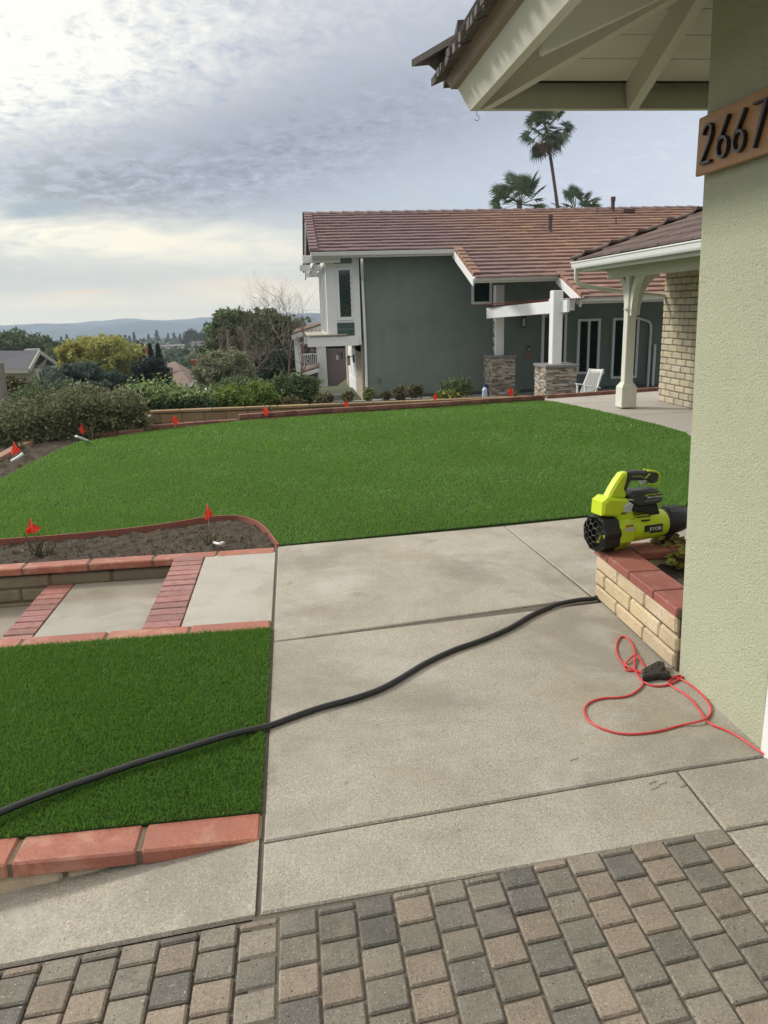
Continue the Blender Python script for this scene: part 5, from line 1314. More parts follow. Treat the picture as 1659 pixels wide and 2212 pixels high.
m = MB(); m.tube([p+Vector((.01, 0, .05)), p+Vector((.01, 0, .11))], .025, 8); m.bar(p+Vector((.0, 0, .10)), p+Vector((.09, 0, .07)), .03, .04); m.bar(p+Vector((.06, 0, .08)), p+Vector((.085, 0, -.14)), .03, .03); m.build('spray_head', mat('dark_blue_plastic', (.02, .04, .12), .4), t)

# ------------------------------------------------------------------ marker flags, rose stumps, pipes
FL = [((70, 1158), 6, 'leftmost', 'orange marker flag at the left end of the near soil bed', (70, 1137), .100),
      ((450, 1134), 6, '', 'orange marker flag by the rose stump at the curved end of the near soil bed', (450, 1105), .100),
      ((35, 985), 5, '', 'orange marker flag on the bare soil corner at the far left edge', (33, 968), .12),
      ((178, 943), 5, '', 'orange marker flag in front of the clipped hedge', (177, 925), .10),
      ((378, 927), 5, '', 'orange diamond shaped marker flag at the low brick border right of the hedge', (378, 909), .10),
      ((574, 906), 5, '', 'orange marker flag just right of the raised brick step, below the green shrubs', (574, 889), .11),
      ((748, 888), 5, '', 'orange marker flag below the coach lamps of the grey house', (748, 874), .10),
      ((940, 874), 5, '', 'orange marker flag beside the yellow flowering plant', (940, 858), .10),
      ((1103, 862), 5, '', 'orange marker flag in front of the grey toned stone pillar', (1103, 847), .11)]
for i, (g0, _, _, lab, fc, hs) in enumerate(FL):
    b_ = PZ(g0[0], g0[1], .0); c = PY(fc[0], fc[1], b_.y); px_m = (b_-CAM).length/FOC   # metres per pixel there
    t = thing('marker_flag', lab, 'flag', (b_.x, b_.y, 0), 'orange marker flags round the lawn')
    hp2 = [34, 36, 26, 22, 22, 22, 20, 19, 20][i]*px_m/2; wp = [32, 20, 22, 13, 18, 16, 11, 10, 12][i]*px_m/2
    m = MB(); m.tube([b_+Vector((0, 0, -.05)), Vector((c.x, b_.y, c.z+hp2))], .0016, 5); m.build('wire', M_lgrey, t)
    m = MB(); tx_ = Vector((c.x, b_.y, c.z))
    ax = Vector((1, -.25, 0)).normalized()
    if i in (0, 1, 2): P = [(-.15, 1.0), (.25, .35), (1.0, -.25), (.35, -.75), (-.85, -1.0), (-.95, -.6), (-.5, .2)]
    elif i == 3: P = [(-.1, 1.0), (.5, .2), (1.0, -.5), (.4, -1.0), (-.7, -.9), (-1.0, -.3), (-.5, .3)]
    else: P = [(0, 1.0), (.55, .45), (1.0, -.05), (.45, -.6), (.05, -1.0), (-.5, -.45), (-1.0, .05), (-.5, .5)]
    n = len(P); V = [tx_]+[tx_+ax*a*wp+Vector((0, 0, b2*hp2))+Vector((0, random.uniform(-.3, .3)*wp, 0)) for a, b2 in P]
    off = Vector((0, .0012, 0)); V2 = V+[v+off for v in V]; k = n+1
    F = [(0, 1+j, 1+(j+1) % n) for j in range(n)]+[(k, k+1+(j+1) % n, k+1+j) for j in range(n)]
    m.add(V2, F); m.build('flag_film', M_flag, t)
def stump(u, v, s, lab, seed, leaves_=6, z=0.0, grp='cut back rose bushes'):
    random.seed(seed); b_ = PZ(u, v, z); t = thing('rose_stump', lab, 'shrub', tuple(b_), grp); m = MB()
    for k in range(random.randint(6, 9)):
        a = random.uniform(0, 6.28); L_ = s*random.uniform(.5, 1.1); lean = random.uniform(.2, 1.0); p = b_+Vector((random.uniform(-.03, .03), random.uniform(-.03, .03), -.02)); pts_ = [p]
        for q in range(3): p = p+Vector((math.cos(a)*lean, math.sin(a)*lean, 1)).normalized()*L_/3+Vector((random.uniform(-.015, .015), random.uniform(-.015, .015), 0)); pts_.append(p)
        r = s*random.uniform(.025, .05); m.tube(pts_, [r, r*.9, r*.8, r*.65], 6)
    m.build('canes', mat('rose_canes', (.085, .085, .04), .85, n=(20, .4)), t)
    m = MB()
    for k in range(leaves_):
        c = b_+Vector((random.uniform(-s, s)*.6, random.uniform(-s, s)*.5, random.uniform(.0, s*.6))); a = random.uniform(0, 6.28); q = Matrix.Rotation(a, 3, 'Z') @ Matrix.Rotation(random.uniform(-.8, .8), 3, 'X'); l = s*.12
        m.add([c+q @ Vector(w_) for w_ in ((0, -l, 0), (l*.6, 0, .004), (0, l, 0), (-l*.6, 0, .004))], [(0, 1, 2, 3)])
    if leaves_: m.build('leaves', leafm('rose_leaf', (.09, .12, .03)), t)
stump(452, 1178, .17, 'chunky cut rose stump beside the white pipe elbow in the near soil bed', 11, 14, -.02)
stump(80, 1198, .19, 'dark spindly rose stump below the leftmost near flag', 12, 10, -.02)
stump(100, 1195, .13, 'short twiggy rose stump just right of the leftmost one', 15, 4, -.02)
stump(196, 945, .28, 'cut back rose before the clipped hedge', 13, 4)
stump(46, 968, .26, 'cut back rose behind the flag on the bare soil corner', 14, 3)
stump(750, 872, .30, 'thin rose stems behind the flag below the coach lamps', 16, 14)
stump(1110, 860, .30, 'bare rose stems right of the flag by the stone pillar', 17, 3)
stump(575, 893, .22, 'low rose stems at the flag right of the raised brick step', 18, 5)
random.seed(21)
def pipe(pts, r, lab): m = MB(); m.tube(smooth_path(pts, 5), r, 8); tag(m.build('drip_pipe', M_pvc, loc=tuple(pts[0]), smooth=True), lab, 'pipe', 'white irrigation pipes')
pipe([PZ(462, 1172, .02), PZ(474, 1175, .05), PZ(482, 1172, .045), PZ(483, 1180, .0)], .011, 'small white pipe elbow at the rose stump in the near soil bed')
pipe([PZ(26, 996, .03), PZ(40, 988, .08), PZ(50, 980, .12)], .022, 'white pipe stub on the bare soil corner at the left edge')
pipe([PZ(165, 943, .14), PZ(178, 948, .08), PZ(188, 952, .03)], .022, 'white pipe stub leaning near the turf edge before the hedge')
# a few stray turf clippings on the slabs
M_clip = mat('dry_clippings', (.10, .085, .04), .9)
m = MB()
for k in range(26):
    c = PZ(random.uniform(600, 1560), random.uniform(1200, 1800), .0025)
    if c.x > WX-.05 or c.x < XJ+.03: continue
    a = random.uniform(0, 6.28); l = random.uniform(.003, .010); d = Vector((math.cos(a), math.sin(a), 0)); e_ = Vector((-d.y, d.x, 0))
    m.tube([c-d*l, c+e_*l*.3, c+d*l], .0007, 4)
for (u, v) in ((1410, 1690), (1416, 1702), (1432, 1692), (1478, 1697), (1240, 1640)):
    c = PZ(u, v, .0025); d = Vector((1, .35, 0)).normalized(); m.tube([c-d*.02, c+d*.02], .001, 4)
tag(m.build('clippings', M_clip), 'tiny dry clippings scattered over the concrete walkway', 'clippings', kind='stuff')

# ------------------------------------------------------------------ foliage
def rot_quads(P, size, asp=.5, up_bias=0.0, curl=.25):
    n = len(P); a = rng.normal(size=(n, 3)); a[:, 2] = a[:, 2]*.8; a /= np.linalg.norm(a, axis=1)[:, None]+1e-9
    b = rng.normal(size=(n, 3)); b -= a*(a*b).sum(1)[:, None]; b /= np.linalg.norm(b, axis=1)[:, None]+1e-9
    s = (size*rng.uniform(.55, 1.3, n))[:, None]; nn = np.cross(a, b)
    v0 = P-a*s*.5; v1 = P+b*s*asp*.5+nn*s*curl*.2; v2 = P+a*s*.5; v3 = P-b*s*asp*.5+nn*s*curl*.2
    V = np.stack([v0, v1, v2, v3], 1).reshape(-1, 3); F = np.arange(n*4).reshape(n, 4); return V, F
def blob_pts(blobs, n, shell=.55, lump=.28, clump=0.0, cs=.3):
    vol = np.array([b[3]*b[4]*b[5] for b in blobs])**.75; vol = vol/vol.sum(); out_ = []
    for b, f in zip(blobs, vol):
        k = int(n*f)+1; d = rng.normal(size=(k, 3)); d /= np.linalg.norm(d, axis=1)[:, None]
        ph = b[0]*3.1+b[2]*1.7
        l = 1+lump*(np.sin(d[:, 0]*5+ph)*np.sin(d[:, 2]*6+ph*2)+.6*np.sin(d[:, 1]*9+ph)*np.sin(d[:, 0]*11+d[:, 2]*7+ph))
        r = (shell+(1-shell)*rng.random(k)**.6)*l
        P = np.array(b[:3])+d*r[:, None]*np.array(b[3:6]); out_.append(P)
    P = np.concatenate(out_)
    if clump:
        cs = min(cs, .12*min(min(b[3], b[5]) for b in blobs)+.02)
        m_ = max(8, int(len(P)/clump)); c = P[rng.choice(len(P), m_)]; P = c[rng.integers(0, m_, len(P))]+rng.normal(size=P.shape)*cs
    return P
def eb(u, v, y, ru, rv, rd=None):
    p = PY(u, v, y); k = y/FOC*1.0; return (p.x, p.y, p.z, ru*k, (rd if rd is not None else ru*k), rv*k)
def tree(name, lab, cat, blobs, n, size, mt, base=None, trunk=None, asp=.5, grp=None, clump=14, cs=None, limbs=6, shell=.5, lump=.28, tr_m=None, extra=None):
    cx_ = sum(b[0] for b in blobs)/len(blobs); cy_ = sum(b[1] for b in blobs)/len(blobs); zlow = min(b[2]-b[5] for b in blobs)
    gz = terr(cx_, cy_); bx_ = base[0] if base else cx_; by_ = base[1] if base else cy_
    t = thing(name, lab, cat, (bx_, by_, gz), grp)
    if trunk:
        m = MB(); top = blobs[0]; tp_ = Vector((top[0], top[1], top[2])); b0_ = Vector((bx_, by_, gz-.3)); mid = b0_.lerp(tp_, .5)+Vector((random.uniform(-.2, .2), 0, 0))
        m.tube(smooth_path([b0_, mid, tp_], 4), [trunk*(1-.6*i/8) for i in range(9)], 8)
        for k in range(limbs):
            b = random.choice(blobs); d = Vector((random.gauss(0, 1), random.gauss(0, 1), random.gauss(.2, .7))).normalized(); e_ = Vector(b[:3])+Vector((d.x*b[3], d.y*b[4], d.z*b[5]))*.75
            s_ = b0_.lerp(tp_, random.uniform(.45, .9)); m.tube(smooth_path([s_, s_.lerp(e_, .5)+Vector((0, 0, .1)), e_], 3), [trunk*.45, trunk*.4, trunk*.36, trunk*.3, trunk*.2, trunk*.15, trunk*.07], 5)
        m.build('trunk', tr_m or M_bark, t)
    P = blob_pts(blobs, n, shell, lump, clump, cs if cs is not None else size*1.1)
    if extra is not None: P = np.concatenate([P, extra])
    V, F = rot_quads(P, size, asp); npmesh('crown', V, F, mt, parent=t); return t
LG_olive = leafm('olive_leaf', (.25, .265, .16)); LG_dark = leafm('dark_leaf', (.045, .070, .040)); LG_mid = leafm('mid_leaf', (.115, .16, .070))
LG_yel = leafm('yellow_leaf', (.27, .235, .045), .35); LG_ygr = leafm('yellow_green_leaf', (.16, .19, .05)); LG_jun = leafm('juniper_leaf', (.075, .115, .092)); LG_cyp = leafm('cypress_leaf', (.040, .055, .045), .3)
LG_hedge = leafm('hedge_leaf', (.165, .175, .090), .55); LG_hedge2 = leafm('glossy_hedge_leaf', (.060, .105, .045), .55, .25, .35); LG_bright = leafm('bright_leaf', (.16, .235, .050), .5)
LG_brown = leafm('bronze_leaf', (.12, .105, .050), .5)
# clipped hedge along the left
def volume_pts(path, wid, ztop, zbot, n, rough=.08, topr=.25):
    """points in a rounded-top ribbon following path, shell biased"""
    path = [Vector((p[0], p[1], 0)) for p in path]; seg = [(path[i+1]-path[i]).length for i in range(len(path)-1)]; T = sum(seg); cum = np.cumsum([0]+seg)
    s = rng.uniform(0, T, n); px_ = np.interp(s, cum, [p.x for p in path]); py_ = np.interp(s, cum, [p.y for p in path])
    dx = np.interp(s, (cum[:-1]+cum[1:])/2, [(path[i+1]-path[i]).normalized().x for i in range(len(seg))]); dy = np.interp(s, (cum[:-1]+cum[1:])/2, [(path[i+1]-path[i]).normalized().y for i in range(len(seg))])
    zt_ = np.interp(s, np.linspace(0, T, len(ztop)), ztop); zb_ = np.interp(s, np.linspace(0, T, len(zbot)), zbot); ww = np.interp(s, np.linspace(0, T, len(wid)), wid)
    # super-ellipse section
    a = rng.uniform(-.25, math.pi+.25, n); ca, sa_ = np.cos(a), np.sin(a); e = .55
    r = 1-.30*rng.random(n)**2+rough*rng.normal(size=n)+.05*np.sin(s*5)*np.sin(a*4)
    o_ = np.sign(ca)*np.abs(ca)**e*ww/2*r; h_ = np.sign(sa_)*np.abs(sa_)**e*r; hh = (zt_-zb_)
    z = zb_+hh*np.where(h_ > 0, h_, 0)*1.0
    low = rng.random(n) < .35; z = np.where(low, zb_+hh*rng.random(n)*.9, z); o_ = np.where(low, np.sign(ca)*ww/2*(1-.2*rng.random(n)), o_)
    return np.stack([px_-dy*o_, py_+dx*o_, z], 1)
def hedge(name, lab, path, wid, ztop, zbot, n, size, mt, core=True, asp=.5, grp=None, clump=6, cs=.05):
    cen = (sum(p[0] for p in path)/len(path), sum(p[1] for p in path)/len(path)); t = thing(name, lab, 'hedge' if 'hedge' in name else 'shrub', (cen[0], cen[1], min(zbot)), grp)
    P = volume_pts(path, wid, ztop, zbot, n)
    if clump: m_ = int(len(P)/clump); c = P[:m_]; P = c[rng.integers(0, m_, len(P))]+rng.normal(size=P.shape)*cs
    V, F = rot_quads(P, size, asp); npmesh('foliage', V, F, mt, parent=t)
    if name == 'laurel_hedge':
        P2_ = P[P[:, 2] > np.quantile(P[:, 2], .86)]; P2_ = P2_+rng.normal(size=P2_.shape)*.05+np.array([0, 0, .035]); V, F = rot_quads(P2_, size*.9, asp); npmesh('new_leaves', V, F, leafm('pale_new_leaf', (.27, .36, .13), .4, .3, .4), parent=t)
    m = MB()
    for a in range(len(path)-1):
        p, q = Vector((*path[a], 0)), Vector((*path[a+1], 0)); L_ = (q-p).length; n_ = max(2, int(L_/.35))
        for k in range(n_):
            c = p.lerp(q, (k+.5)/n_)+Vector((random.uniform(-.12, .12), random.uniform(-.12, .12), 0)); zb_, zt_ = min(zbot), np.interp((a+(k+.5)/n_)/(len(path)-1), np.linspace(0, 1, len(ztop)), ztop)
            for q_ in range(3): m.tube([(c.x, c.y, zb_-.1), (c.x+random.uniform(-.15, .15), c.y+random.uniform(-.15, .15), (zb_+zt_)/2), (c.x+random.uniform(-.4, .4), c.y+random.uniform(-.3, .3), zt_-.12)], [.022, .014, .006], 5)
    m.build('branches', mat('hedge_branch', (.13, .11, .085), .9), t)
    return t
yh = 13.0
hA, hB, hC = PY(296, 880, 12.6), PY(150, 880, 12.2), PY(-60, 900, 11.6)
hedge('clipped_hedge', 'long clipped olive brown hedge behind the brick border at the left', [(hC.x-1.5, 10.9), (hC.x, 11.9), (hB.x, 12.7), (hA.x-.1, 13.1)], [1.0, 1.1, 1.2, 1.3], [-.25, -.05, .26, .48, .56, .46], [-.55, -.5, -.40, -.3], 56000, .065, LG_hedge, clump=5, cs=.045)
hedge('laurel_hedge', 'dark glossy hedge with pale new leaves behind the tan block wall', [(PY(285, 870, 15.8).x, 15.6), (PY(380, 870, 15.8).x, 15.7), (PY(455, 880, 15.8).x, 15.8)], [1.4, 1.3, .9], [.30, .24, .06], [-.7, -.7], 24000, .085, LG_hedge2, clump=6, cs=.06)
hedge('far_hedge', 'small trimmed hedge beyond the long clipped hedge at the left', [(PY(18, 870, 20).x, 19.6), (PY(80, 860, 20).x, 20), (PY(134, 855, 20).x, 20.4)], [1.0, 1.0, .9], [-.10, .10, .12], [-1.6, -1.6], 12000, .08, LG_mid, clump=5, cs=.05)
# green shrubs before the tan wall, right
for i, (u, v, y, ru, rv, mt, lab, n) in enumerate(((500, 862, 16.6, 45, 22, LG_bright, 'yellow green shrub right of the dark glossy hedge', 6500), (560, 855, 17.4, 45, 24, LG_bright, 'dense green shrub below the olive tree', 7500),
        (612, 850, 17.8, 38, 30, LG_mid, 'rounded green shrub below the bare branches', 7500), (655, 848, 17.6, 34, 34, LG_mid, 'tallest green shrub next to the curved grey kerb', 8000), (520, 836, 19.5, 60, 18, LG_mid, 'broad shrub with pinkish tips behind the front shrubs', 6000))):
    random.seed(40+i); b = [eb(u, v, y, ru, rv), eb(u+random.uniform(-.5, .5)*ru, v-rv*.35, y, ru*.5, rv*.8), eb(u-random.uniform(.2, .5)*ru, v+rv*.1, y, ru*.6, rv*.9)]
    tree('garden_shrub', lab, 'shrub', b, n, .085, mt, trunk=.03, limbs=8, clump=5, cs=.05, grp='green shrubs beyond the tan wall', shell=.35)
# small plants along the foot of the grey wall
for i, (u, v, y, ru, rv, mt, n, lab) in enumerate(((985, 838, 17.5, 36, 20, LG_mid, 4200, 'dark green leafy bush at the foot of the grey wall beside the entry'),
        (965, 855, 16.0, 26, 11, LG_ygr, 1600, 'low plant with small yellow flowers behind the flag'), (898, 845, 17.0, 16, 11, LG_brown, 900, 'brownish young shrub at the right of the group along the grey wall'),
        (862, 850, 17.0, 12, 15, LG_brown, 800, 'slim brownish shrub in the middle of the grey wall'), (833, 853, 16.8, 12, 9, LG_brown, 600, 'tiny brown shrub right of the downspout'),
        (797, 853, 16.4, 13, 12, LG_ygr, 700, 'small yellowish shrub at the foot of the downspout'), (752, 856, 16.0, 12, 10, LG_brown, 550, 'small dry shrub inside the curved grey kerb'),
        (700, 862, 15.8, 22, 10, LG_brown, 900, 'dry golden shrub in front of the curved grey kerb'), (632, 866, 15.6, 24, 8, LG_brown, 800, 'low dry shrub on top of the tan wall'))):
    random.seed(70+i); b = [eb(u, v, y, ru, rv), eb(u+ru*.4, v-rv*.4, y, ru*.45, rv*.7), eb(u-ru*.4, v, y, ru*.45, rv*.8)]
    tree('bedding_shrub', lab, 'shrub', b, n, .06, mt, trunk=.012, limbs=5, clump=4, cs=.035, grp='small shrubs along the grey wall', shell=.2)
m = MB()
for (u, v) in ((958, 848), (972, 856), (990, 850), (948, 862), (966, 866), (1003, 859)):
    c = PY(u, v, 15.7)
    for k in range(5): a = k*1.257; m.add([c, c+Vector((.035*math.cos(a), -.01, .035*math.sin(a))), c+Vector((.03*math.cos(a+.7), -.02, .03*math.sin(a+.7)))], [(0, 1, 2)])
bp = [o for o in C.objects if o.get('label', '').startswith('low plant with small yellow')][0]
m.build('flowers', mat('yellow_petal', (.75, .55, .05), .6), bp)
random.seed(90)
# mid distance trees
tree('olive_tree', 'round grey green olive tree right of the brown roofed house', 'tree', [eb(484, 800, 30, 52, 36), eb(460, 785, 30, 26, 24), eb(508, 782, 30, 26, 24), eb(440, 808, 30, 22, 26), eb(528, 808, 30, 20, 26), eb(480, 830, 30, 45, 22)], 26000, .15, LG_olive, trunk=.10, asp=.28, clump=9, cs=.13, shell=.3)
tree('leafy_tree', 'big dense dark green tree behind the olive tree', 'tree', [eb(560, 745, 48, 75, 55), eb(500, 735, 48, 45, 45), eb(620, 750, 48, 55, 55), eb(500, 692, 48, 38, 22), eb(570, 698, 48, 48, 26), eb(480, 712, 48, 34, 26), eb(470, 770, 48, 36, 40), eb(640, 800, 48, 50, 40), eb(585, 810, 48, 60, 45)], 42000, .30, LG_mid, trunk=.3, clump=10, cs=.30, shell=.35)
tree('leafy_tree', 'dark undergrowth tree between the olive tree and the bare tree', 'tree', [eb(580, 800, 40, 45, 40), eb(555, 825, 40, 30, 30), eb(610, 835, 40, 50, 30)], 12000, .22, LG_dark, trunk=.15, clump=9, cs=.2, shell=.3)
yl = [eb(215, 772, 46, 72, 40), eb(165, 765, 46, 34, 26), eb(262, 778, 46, 40, 36), eb(215, 748, 46, 48, 18), eb(270, 805, 46, 28, 26), eb(232, 812, 46, 36, 22)]
tree('autumn_tree', 'broad yellow green tree with golden left edge in the valley', 'tree', yl, 42000, .20, LG_yelg if 'LG_yelg' in globals() else leafm('autumn_leaf', (.38, .385, .11), .4), trunk=.25, clump=10, cs=.24, shell=.4, asp=.35, tr_m=mat('dark_bark', (.035, .03, .025), .9))
tree('autumn_tree', 'golden yellow foliage at the left flank of the broad tree', 'tree', [eb(148, 768, 44.6, 17, 15), eb(160, 755, 44.6, 14, 10)], 3000, .20, LG_yel, trunk=None, clump=9, cs=.2)
def conifer(name, lab, u, vtop, vbot, y, ru, n, size, mt, rag=.35, grp=None, lean=0):
    tp_ = PY(u, vtop, y); bt_ = PY(u, vbot, y); h = tp_.z-bt_.z; rr = ru*y/FOC; t = thing(name, lab, 'tree', (bt_.x, y, bt_.z), grp)
    f = rng.random(n)**.75; a = rng.uniform(0, 2*math.pi, n); lay = .75+.25*np.sin(f*46+np.sin(a*2)*2)
    r = rr*(f**.8)*(.55+.45*rng.random(n))*lay*(1+rag*.5*np.sin(a*5+f*9))
    P = np.stack([bt_.x+r*np.cos(a), y+r*np.sin(a), tp_.z-f*h-r*.18], 1)
    V, F = rot_quads(P, size, .35); npmesh('crown', V, F, mt, parent=t)
    m = MB(); m.tube([(bt_.x, y, bt_.z-1), (bt_.x, y, tp_.z-.2)], [rr*.12, .02], 6); m.build('trunk', M_bark, t); return t
conifer('cypress', 'narrow cypress beside the red chimney top', 304, 737, 790, 62, 6, 3000, .22, LG_cyp, .1, 'cypresses in the valley')
conifer('cypress', 'shorter narrow cypress right of the first one', 312, 742, 785, 62, 5, 1800, .2, LG_cyp, .1, 'cypresses in the valley')
conifer('cypress', 'tall dark cypress, left half of the dense pair', 332, 742, 830, 52, 15, 7000, .24, LG_cyp, .15, 'cypresses in the valley')
conifer('cypress', 'tall dark cypress, right half of the dense pair', 349, 742, 830, 52, 15, 8000, .24, LG_cyp, .15, 'cypresses in the valley')
conifer('cypress', 'slim dark cypress left of the yellow tree', 146, 737, 800, 58, 8, 2600, .22, LG_cyp, .3, 'cypresses in the valley')
conifer('cypress', 'small pointed cypress standing left of the slim dark one', 135, 750, 800, 60, 8, 2600, .22, LG_cyp, .3, 'cypresses in the valley')
tree('pine_tree', 'ragged dark pine below the cypresses', 'tree', [eb(318, 800, 36, 34, 20), eb(340, 815, 36, 30, 18), eb(300, 818, 36, 22, 14), eb(330, 784, 36, 20, 10), eb(355, 838, 36, 26, 14)], 15000, .17, LG_cyp, trunk=.12, clump=16, cs=.22, asp=.3, shell=.3)
for i, (u, v, ru, rv, lab) in enumerate(((118, 832, 36, 13, 'blue green juniper below the grey roofed house'), (165, 810, 46, 22, 'largest blue green juniper in front of the yellow tree'), (225, 824, 34, 18, 'blue green juniper at the right below the yellow tree'), (130, 842, 80, 14, 'low spreading juniper just above the clipped hedge'))):
    random.seed(100+i); y = 27+i*.8-(i == 3)*3
    tree('juniper', lab, 'tree', [eb(u, v, y, ru, rv), eb(u-ru*.5, v+4, y, ru*.5, rv*.7), eb(u+ru*.45, v-rv*.4, y, ru*.55, rv*.55)], 15000, .13, LG_jun, trunk=.08, clump=14, cs=.16, asp=.28, shell=.3, lump=.4, grp='junipers behind the hedge')
tree('leafy_tree', 'brown green bush at the left edge under the grey roofed house', 'tree', [eb(30, 836, 24, 30, 16), eb(52, 842, 24, 28, 14), eb(12, 828, 24, 18, 14)], 9000, .12, LG_brown, trunk=.06, clump=9, cs=.12, shell=.3)
tree('leafy_tree', 'hazy dark green tree mass above the grey roofed house', 'tree', [eb(30, 745, 95, 48, 26), eb(85, 752, 95, 45, 22), eb(-20, 750, 95, 40, 26), eb(120, 770, 92, 30, 18), eb(10, 728, 95, 22, 10)], 30000, .32, LG_mid, trunk=.4, clump=9, cs=.5, shell=.3)
# bare tree: recursive twigs
bt_ = thing('bare_tree', 'leafless tree with fine grey twigs in front of the mauve house', 'tree', tuple(PY(612, 850, 34)))
mt_, mtw = MB(), MB(); random.seed(5)
def grow(p, d, L_, r, dep, mb_t, mb_w):
    n = 4; pts_ = [p.copy()]
    for k in range(n):
        d = (d+Vector((random.gauss(0, .13), random.gauss(0, .13), random.gauss(.03, .08)))).normalized(); p = p+d*L_/n; pts_.append(p.copy())
    (mb_t if dep < 3 else mb_w).tube(pts_, [r*(1-.35*i/n) for i in range(n+1)], 6 if dep < 2 else 3, caps=False)
    if dep >= 6: return
    for k in range(3 if dep < 4 else 2+(random.random() < .6)):
        e = Vector((random.gauss(0, 1), random.gauss(0, .8), random.gauss(.35, .5))).normalized(); nd = (d*.75+e*.72).normalized()
        grow(pts_[-1] if k == 0 else pts_[random.randint(2, n)], nd, L_*random.uniform(.68, .86), r*.58, dep+1, mb_t, mb_w)
for (u, v, y, dx, L_) in ((600, 852, 34, -.55, 1.45), (618, 852, 34, .1, 1.7), (632, 850, 33.5, .5, 1.25), (585, 850, 33, -.9, 1.2)):
    grow(PY(u, v, y), Vector((dx, 0, .8)).normalized(), L_*.9, .05, 0, mt_, mtw)
mt_.build('trunk', M_twig, bt_); mtw.build('twigs', M_twig, bt_)
# utility poles
def pole(u0, v0, u1, v1, y, r, lab):
    a, b = PY(u0, v0, y), PY(u1, v1, y); m = MB(); m.tube([a, b], [r*1.1, r*.9], 10); tag(m.build('utility_pole', M_pole, loc=tuple(a)), lab, 'pole')
pole(13, 905, 0, 783, 18, .085, 'thick weathered pole at the left edge of the hedge')
pole(500, 830, 491, 712, 34, .055, 'thin pole rising above the olive tree')
# far houses
def gable_house(t, x0, x1, y0, y1, z0, ze, zr_, ov, wallm, roofm, axis='x'):
    m = MB(); m.box(((x0+x1)/2, (y0+y1)/2, (z0+ze)/2), (x1-x0, y1-y0, ze-z0))
    if axis == 'x':
        ym = (y0+y1)/2
        for xx in (x0, x1): m.add([(xx, y0, ze), (xx, y1, ze), (xx, ym, zr_-.08)], [(0, 1, 2)])
        m.build('wall', wallm, t); m = MB()
        s_ = (zr_-ze)/(ym-y0)
        for sg, yy in ((-1, y0-ov), (1, y1+ov)):
            zz0 = ze-ov*s_; m.slab([(x0-ov, yy, zz0), (x1+ov, yy, zz0), (x1+ov, ym, zr_), (x0-ov, ym, zr_)], .12)
        m.build('roof', roofm, t); m = MB()
        for xx in (x0-ov-.03, x1+ov+.03):
            for yy in (y0-ov, y1+ov): m.bar((xx, yy, ze-ov*s_), (xx, ym, zr_), .06, .2)
        m.box(((x0+x1)/2, y0-ov-.03, ze-ov*s_), (x1-x0+2*ov, .06, .2)); m.build('bargeboard', M_beige, t)
    else:
        xm = (x0+x1)/2
        for yy in (y0, y1): m.add([(x0, yy, ze), (x1, yy, ze), (xm, yy, zr_-.08)], [(0, 1, 2)])
        m.build('wall', wallm, t); m = MB(); s_ = (zr_-ze)/(xm-x0)
        for xx in (x0-ov, x1+ov): m.slab([(xx, y0-ov, ze-ov*s_), (xx, y1+ov, ze-ov*s_), (xm, y1+ov, zr_), (xm, y0-ov, zr_)], .12)
        m.build('roof', roofm, t); m = MB()
        for xx in (x0-ov, x1+ov): m.bar((xx, y0-ov-.03, ze-ov*s_), (xm, y0-ov-.03, zr_), .06, .22)
        m.build('bargeboard', M_white, t)
# grey roofed house at the left: gable end turned to the right
y = 52; a = PY(100, 800, y); e = PY(60, 796, y); r_ = PY(52, 761, y+3.5)
t = thing('valley_house', 'beige house with grey shingle gable roof at the far left in the valley', 'house', (e.x-4, y+3, -6))
th = MB()
A = PY(68, 797, y); B = PY(106, 786, y+5.5); Rg = PY(84, 762, y+2.6); Lf = PY(-60, 799, y+1); LR = PY(-60, 762, y+3.6)
zb = -7.5
m = MB(); A_ = Vector((A.x+.3, A.y, A.z)); B_ = Vector((B.x-.4, B.y, B.z-.3)); Rr = Vector((Rg.x+.5, Rg.y+.2, Rg.z-.25))
m.add([A_, B_, Rr, (A_.x, A_.y, zb), (B_.x, B_.y, zb), (Lf.x, Lf.y+.5, A_.z), (Lf.x, Lf.y+.5, zb)], [(0, 3, 4, 1), (0, 1, 2), (5, 6, 3, 0)]); m.build('wall', M_beige, t)
m = MB(); A2_ = A+Vector((0, -.6, -.1)); L2 = Lf+Vector((0, -.3, -.1)); m.slab([L2, A2_, Rg, LR], .14); m.slab([Rg, B+Vector((.4, .4, -.1)), B+Vector((-9, 3, 0)), LR], .12); m.build('roof', M_greyroof, t)
m = MB(); m.bar(A2_+Vector((.05, 0, .05)), Rg+Vector((.05, 0, .05)), .08, .25); m.bar(Rg+Vector((.05, 0, .05)), B+Vector((.4, .4, -.05)), .08, .25); m.bar(L2+Vector((0, -.05, 0)), A2_+Vector((0, -.05, 0)), .08, .22); m.build('bargeboard', M_beige, t)
for (u0, v0, u1, v1, f) in ((80, 812, 90, 830, .35), (100, 806, 106, 826, .8)):
    c = A_.lerp(B_, f); m = MB(); dd = (B_-A_); dd.z = 0; dd.normalize(); cz_ = PY(85, (v0+v1)/2, c.y).z; cc = Vector((c.x, c.y, cz_))+Vector((.03, -.03, 0)); m.bar(cc-dd*.55, cc+dd*.55, .08, 1.1); m.build('window', M_glass, t)
m = MB(); ch = PY(70, 759, y+5); m.box((ch.x, ch.y, ch.z), (.9, .6, .35)); m.build('roof_turbine', M_lgrey, t)
